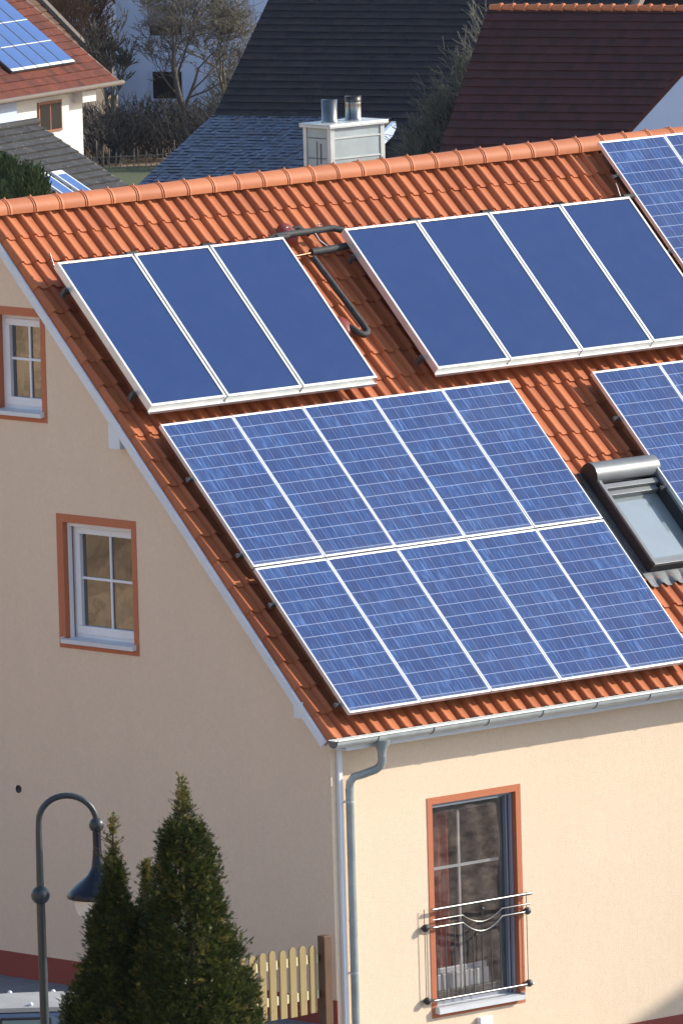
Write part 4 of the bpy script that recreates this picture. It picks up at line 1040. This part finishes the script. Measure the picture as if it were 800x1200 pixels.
# --- right house, wine red roof
D4 = 272.; n4, e4 = frame_dirs(24); P4 = at(515, 176, D4)
h4 = empty('house', (P4.x, P4.y, zf(-15.3)), label='house with big wine red tiled roof filling the upper right', cat='house'); Q = P4-h4.location
l4, s4 = on_slope(P4, e4, n4, 45, 585, 9)
m = MB(); up4, nr4 = courses(m, Q, e4, n4, 45, -.9, s4, 0, 9.5, .268, .035, .006, .22, 21); m.build('roof', MT['bg_tile_wine'], h4)
for i in range(28):
    m = MB(); p = Q+up4*s4+nr4*.0+e4*(.05+i*.335); m.tube([p, p+e4*.30], [.085, .105], 10); m.tube([p+e4*.27, p+e4*.33], .125, 10); m.build('ridge_tile', MT['ridgetile'], h4)
m = MB(); poly_prism(m, [Q-up4*.9-nr4*.02, Q+up4*s4-nr4*.02, Q+up4*s4-nr4*.2, Q-up4*.9-nr4*.2], e4*9.5); m.build('eaves_board', MT['darkwood'], h4)
m = MB(); tp = Q+up4*s4; poly_prism(m, [tp, tp-n4*4-UPZ*4, tp-n4*4-UPZ*4.2, tp-UPZ*.2], e4*9.5); m.build('far_slope', MT['bg_tile_wine'], h4)
m = MB(); wallbox(m, Q, e4, n4, .2, 9.3, .0, 7, -1, Q.z-.75); m.build('wall', MT['shade_tinted_plaster'], h4)

# --- pale gable at right edge
D5 = 232.; n5, e5 = frame_dirs(35); P5 = at(743, 151, D5)
h5 = empty('house', (P5.x, P5.y, zf(-14)), label='pale plastered gable wall at the right edge above the ridge', cat='house'); Q = P5-h5.location
m = MB(); sl5 = .93
poly_prism(m, [Q-e5*1.2-UPZ*(1.2*sl5), Q+e5*4+UPZ*(4*sl5), Q+e5*9.2-UPZ*(1.2*sl5), Vector((Q.x, Q.y, -1))+e5*9.2, Vector((Q.x, Q.y, -1))-e5*1.2], -n5*9); m.build('wall', MT['shade_tinted_plaster'], h5)
m = MB(); 
for A_, B_ in ((Q-e5*1.5-UPZ*(1.5*sl5), Q+e5*4+UPZ*(4*sl5)), (Q+e5*9.5-UPZ*(1.5*sl5), Q+e5*4+UPZ*(4*sl5))):
    poly_prism(m, [A_+UPZ*.01+n5*.01, B_+UPZ*.01+n5*.01, B_+UPZ*.12+n5*.01, A_+UPZ*.12+n5*.01], -n5*9.3)
m.build('roof', MT['bg_tile_wine'], h5)

# --- white building at the back
D6 = 331.; n6, e6 = frame_dirs(18); P6 = at(137, 60, D6)
h6 = empty('house', (P6.x, P6.y, zf(-15.3)), label='tall white house in bluish shade with shuttered windows behind the bare tree', cat='house'); Q = P6-h6.location
m = MB(); wallbox(m, Q, e6, n6, 0, 9, 0, 9, -1, Q.z+5); m.build('wall', MT['shade_tinted_plaster'], h6)
for (xa, ya, xb, yb, hs) in ((173, 5, 217, 44, .64), (254, 8, 275, 44, .7), (177, 81, 217, 118, 0), (262, 81, 285, 118, .3)):
    la, z1_ = lcoord(P6, e6, n6, 0, xa, ya); lb, z0_ = lcoord(P6, e6, n6, 0, xb, yb); z1_ -= zf(-15.3); z0_ -= zf(-15.3)
    w_ = bgwin(h6, Q, e6, n6, la, lb, z0_, z1_, MT['shade_tinted_plaster'], MT['bgglass'], .0, 0)
    if hs:
        g = MB(); wallbox(g, Q, e6, n6, la+.02, lb-.02, -.085, -.065, z1_-(z1_-z0_)*hs, z1_-.02); g.build('roller_shutter', MT['shutter'], w_)
m = MB(); wallbox(m, Q, e6, n6, -.3, 9.3, -.4, 9.4, Q.z+5, Q.z+5.3); m.build('roof', MT['bg_tile_red'], h6)

# --- house behind the brown hedge
D7 = 345.; n7, e7 = frame_dirs(25); P7 = at(95, 70, D7)
h7 = empty('house', (P7.x, P7.y, zf(-15.3)), label='bluish shaded white gabled house half hidden by rust brown twigs at the top left', cat='house'); Q = P7-h7.location
m = MB(); poly_prism(m, [Vector((Q.x, Q.y, 0))-e7*2, Vector((Q.x, Q.y, 0))+e7*1.6, Q+e7*1.6+UPZ*1.5, Q-e7*.6+UPZ*4, Q-e7*2.0+UPZ*2.5], -n7*8); m.build('wall', MT['shade_tinted_plaster'], h7)
m = MB()
for A_, B_ in ((Q+e7*1.75+UPZ*1.35, Q-e7*.6+UPZ*4.05), (Q-e7*2.2+UPZ*2.3, Q-e7*.6+UPZ*4.05)):
    poly_prism(m, [A_+n7*.3, B_+n7*.3, B_+UPZ*.16+n7*.3, A_+UPZ*.16+n7*.3], -n7*8.4)
m.build('roof', MT['bg_tile_red'], h7)
# dark shed roof in front of it
D8 = 326.; n8, e8 = frame_dirs(-60); P8 = at(133, 88, D8)
sh = empty('shed', (P8.x, P8.y, zf(-15.3)), label='brown shed roof between the white house and the tall shaded house', cat='shed'); Q = P8-sh.location
m = MB(); courses(m, Q, e8, n8, 42, 0, 3.6, -7, 0, .28, .03, .006, .24, 31); m.build('roof', MT['darkwood'], sh)
m = MB(); u8 = -n8*math.cos(math.radians(42))+UPZ*math.sin(math.radians(42)); poly_prism(m, [Q+e8*.02, Q+u8*3.6+e8*.02, Q+u8*3.6+UPZ*.18+e8*.02, Q+UPZ*.18+e8*.02], -e8*.2); m.build('verge_board', MT['timber'], sh)
m = MB(); wallbox(m, Q, e8, n8, -7, -.2, .2, 4, -1, Q.z+.1); m.build('wall', MT['timber'], sh)

# ================================================================== BARE TREES, BUSHES
def bare(name, base, H, seed, spread, mat, label, cat='tree', group=None, levels=5, r0_=.14, stems=1, bend=.25, mat2=None, twr=.012, upb=.3):
    rnd = random.Random(seed); o = empty(name, base, label=label, cat=cat, group=group); tr = MB(); tw = MB()
    def grow(p, d, L, r, lv):
        n_ = 4; pts = [p]; rr_ = [r]; q = p.copy(); dd = d.copy()
        for i in range(n_):
            dd = (dd + Vector((rnd.uniform(-1, 1), rnd.uniform(-1, 1), rnd.uniform(-.6, .8)))*bend*.55).normalized(); q = q + dd*(L/n_); pts.append(q.copy()); rr_.append(max(twr, r*(1-.45*(i+1)/n_)))
        (tr if lv <= 1 else tw).tube(pts, rr_, 6 if lv < 2 else (4 if lv < 3 else 3), caps=False)
        if lv >= levels: return
        kids = rnd.randint(3, 4) if lv < 3 else rnd.randint(3, 5)
        for j in range(kids):
            t = rnd.uniform(.35, 1) if j else 1.; ii = min(n_-1, int(t*n_)); pp = pts[ii].lerp(pts[ii+1], t*n_-ii) if t < 1 else pts[-1]
            ax_ = Vector((rnd.uniform(-1, 1), rnd.uniform(-1, 1), rnd.uniform(-.6, .9))); nd = (dd*.9 + ax_*spread).normalized(); nd.z += upb*.2; nd.normalize()
            grow(pp, nd, L*rnd.uniform(.55, .78), max(twr, rr_[ii]*.58), lv+1)
    for s in range(stems):
        d = Vector((rnd.uniform(-1, 1), rnd.uniform(-1, 1), 2.4 if stems > 1 else 6)).normalized()
        grow(Vector((rnd.uniform(-.3, .3), rnd.uniform(-.3, .3), -.2))*(1 if stems > 1 else 0), d, H*(.36 if levels > 3 else .5), r0_, 0)
    tr.build('trunk', mat, o); tw.build('crown', mat2 or mat, o); return o
def ground_at(px, depth):
    p = at(px, 150, depth); return Vector((p.x, p.y, terrain(p.x, p.y)))
bare('bare_tree', ground_at(218, 322), 7.4, 11, 1.05, MT['bark'], 'large spreading bare tree in front of the tall shaded house', levels=6, r0_=.13, mat2=MT['bark'], twr=.0075, bend=.45)
bare('bare_tree', ground_at(262, 324), 6.4, 17, 1.0, MT['barkpale'], 'bare tree with yellowish lichened twigs next to the barn roof', levels=6, r0_=.10, mat2=MT['barkpale'], twr=.0075, bend=.45)
bare('bare_tree', ground_at(134, 322), 4.6, 23, .6, MT['barkpale'], 'slim pale trunked bare tree at the corner of the white house', levels=5, r0_=.09, mat2=MT['bark'])
def bush(px, depth, H, W_, seed, mat, label, n=420, name='bush', cat='bush', group=None, L=1.1, r=.010, tilt=.5):
    """multi-stemmed leafless shrub: many forked twigs"""
    rnd = random.Random(seed); b_ = ground_at(px, depth); o = empty(name, b_, label=label, cat=cat, group=group); m = MB(); st = MB()
    for i in range(n):
        a = rnd.uniform(0, 2*PI); rr_ = math.sqrt(rnd.random())*W_; hh_ = rnd.random()**.8*H*(1-.45*(rr_/W_)**2)
        p = Vector((math.cos(a)*rr_, math.sin(a)*rr_, hh_*.95)); d = Vector((math.cos(a)*tilt+rnd.uniform(-.5, .5), math.sin(a)*tilt+rnd.uniform(-.5, .5), rnd.uniform(.3, 1.2))).normalized()
        q = p+d*L*rnd.uniform(.3, .7); mid = (p+q)/2+Vector((rnd.uniform(-.06, .06), rnd.uniform(-.06, .06), rnd.uniform(-.05, .05)))
        m.tube([p, mid, q], [r*1.3, r, r*.7], 3, caps=False)
        for j in range(3):
            t = rnd.uniform(.2, .9); s = p.lerp(q, t); dd = (d+Vector((rnd.uniform(-1, 1), rnd.uniform(-1, 1), rnd.uniform(-.3, 1)))*.8).normalized(); m.tube([s, s+dd*L*rnd.uniform(.15, .35)], [r*.9, r*.6], 3, caps=False)
    for i in range(9):
        a = rnd.uniform(0, 2*PI); st.tube([(math.cos(a)*.15*W_, math.sin(a)*.15*W_, -.2), (math.cos(a)*.5*W_, math.sin(a)*.5*W_, H*.6)], [.05, .02], 5)
    st.build('stem', mat, o); m.build('twigs', mat, o)
GB = 'leafless bushes in the gap between the far houses'
for i, (px_, dp, H_b, W_b, mt, lb) in enumerate(((128, 320, 1.7, 1.3, 'twigshade', 'dark leafless bush beside the white house corner'), (160, 323, 1.5, 1.5, 'twigshade', 'dark leafless bush left of the large bare tree'),
      (196, 322, 1.6, 1.5, 'twigshade', 'dark leafless bush under the large bare tree'), (232, 320, 1.7, 1.5, 'twigshade', 'dark leafless bush right of the large bare tree'), (262, 318, 2.0, 1.3, 'twigshade', 'leafless bush touching the left edge of the barn roof'), (292, 325, 3.0, 1.2, 'twiggrey', 'tall grey bush close behind the barn roof edge'))):
    bush(px_, dp, H_b, W_b, 40+i, MT[mt], lb, 480, group=GB, L=.8)
bush(90, 332, 7.0, .9, 61, MT['twigbrown'], 'tall rust brown leafless shrub at the top left', 900, 'shrub', 'shrub', L=1.4, r=.014)
bush(66, 330, 7.4, .9, 62, MT['twigbrown'], 'rust brown shrub behind the far solar roof', 600, 'shrub', 'shrub', L=1.4, r=.014)
GR = 'grey twiggy bushes between the barn and the wine red roof'
for i, (px_, py_, lb) in enumerate(((500, 168, 'low twiggy bush at the barn eaves'), (528, 120, 'middle twiggy bush beside the wine red roof edge'), (556, 70, 'upper twiggy bush beside the wine red roof edge'), (580, 20, 'topmost twiggy bush by the end of the wine red ridge'))):
    dp = 277.5; g_ = ground_at(px_, dp); top_ = at(px_, py_-30, dp).z
    bush(px_-2, dp, top_-g_.z, .75, 70+i, MT['twiggrey'], lb, 1200, 'bush', 'bush', GR, 1.3, .011, .7)
for i, px_ in enumerate((610, 660, 710, 760, 810)):
    dp = 292; top_ = at(px_, -30, dp).z - ground_at(px_, dp).z
    bush(px_, dp, top_, 1.4, 90+i, MT['twiggrey'], ['leftmost', 'second', 'third', 'fourth', 'rightmost'][i] + ' twiggy bush peeping over the wine red ridge, counted from the left', 700, 'bush', 'bush', 'bushes behind the wine red ridge', 1.3, .012, .5)
# lawn strip and stakes in the gap
c_ = ground_at(160, 312); m = MB(); vs = []
for j in range(7):
    for i in range(7):
        p = c_ + RGT*((i-3)*1.1) + TOW*((j-4)*1.6); vs.append((p.x, p.y, terrain(p.x, p.y)+.05))
m.add(vs, [(j*7+i, (j+1)*7+i, (j+1)*7+i+1, j*7+i+1) for j in range(6) for i in range(6)]); tag(m.build('lawn', MT['lawn']), kind='structure')
rnd = random.Random(8); far_f = ground_at(158, 317.0)
fo = empty('garden_fence', far_f, label='rickety grey stake fence at the far lawn', cat='fence'); m = MB()
for i in range(22):
    q = RGT*(-1.6+i*.17); hgt = rnd.uniform(.5, .95); m.tube([q+Vector((0, 0, -.2)), q+Vector((rnd.uniform(-.06, .06), 0, hgt))], .018, 5)
m.tube([RGT*-1.7+UPZ*.45, RGT*2.1+UPZ*.5], .015, 5); m.build('stake', MT['timber'], fo)
# evergreen at lower left behind the ridge
def evergreen(tip, depth, W_, label, seed, H_below):
    rnd = random.Random(seed); top = at(*tip, depth); b_ = Vector((top.x, top.y, terrain(top.x, top.y))); Ht = top.z-b_.z
    o = empty('evergreen_tree', b_, label=label, cat='tree'); m = MB(); m.tube([(0, 0, -.2), (0, 0, Ht*.9)], [.14, .03], 8); m.build('trunk', MT['bark'], o)
    f = MB(); cl = [(rnd.uniform(0, 2*PI), rnd.random(), rnd.uniform(.09, .2)) for _ in range(170)]
    for a, h_, s in cl:
        zc_ = Ht - h_*H_below; rr_ = W_*(.25+.75*h_**.7)*rnd.uniform(.5, 1); c = Vector((math.cos(a)*rr_, math.sin(a)*rr_, zc_))
        for i in range(110):
            v_ = Vector((rnd.gauss(0, 1), rnd.gauss(0, 1), rnd.gauss(0, .8))).normalized()*s*rnd.uniform(.4, 1); p = c+v_; d = (v_+Vector((0, 0, .4))).normalized(); w_ = d.cross(Vector((rnd.random(), rnd.random(), rnd.random()))).normalized()*.013; L = rnd.uniform(.04, .08)
            f.add([p-w_, p+w_, p+d*L+w_*.6, p+d*L-w_*.6], [(0, 1, 2, 3)], 0, min(1, max(0, rnd.gauss(.45, .22))))
    f.build('crown', MT['pine'], o)
evergreen((2, 186), 160, .42, 'dark evergreen tree at the left edge behind the ridge', 5, 3.0)
evergreen((36, 203), 158, .34, 'smaller evergreen tree in front of the two far roof windows', 6, 2.2)

# ================================================================== HAZE
hz = G('thin winter haze'); hz.t.nodes.remove(hz.b); pv_ = hz.n('VolumePrincipled')
pv_.inputs['Color'].default_value = (.80, .88, 1, 1); pv_.inputs['Density'].default_value = .00003; pv_.inputs['Anisotropy'].default_value = .3
hz.lk(pv_.outputs[0], hz.out.inputs['Volume'])
m = MB(); m.box(-2700, 2700, -2700, 2700, -13.6, 22); tag(m.build('haze', hz.m), kind='stuff')
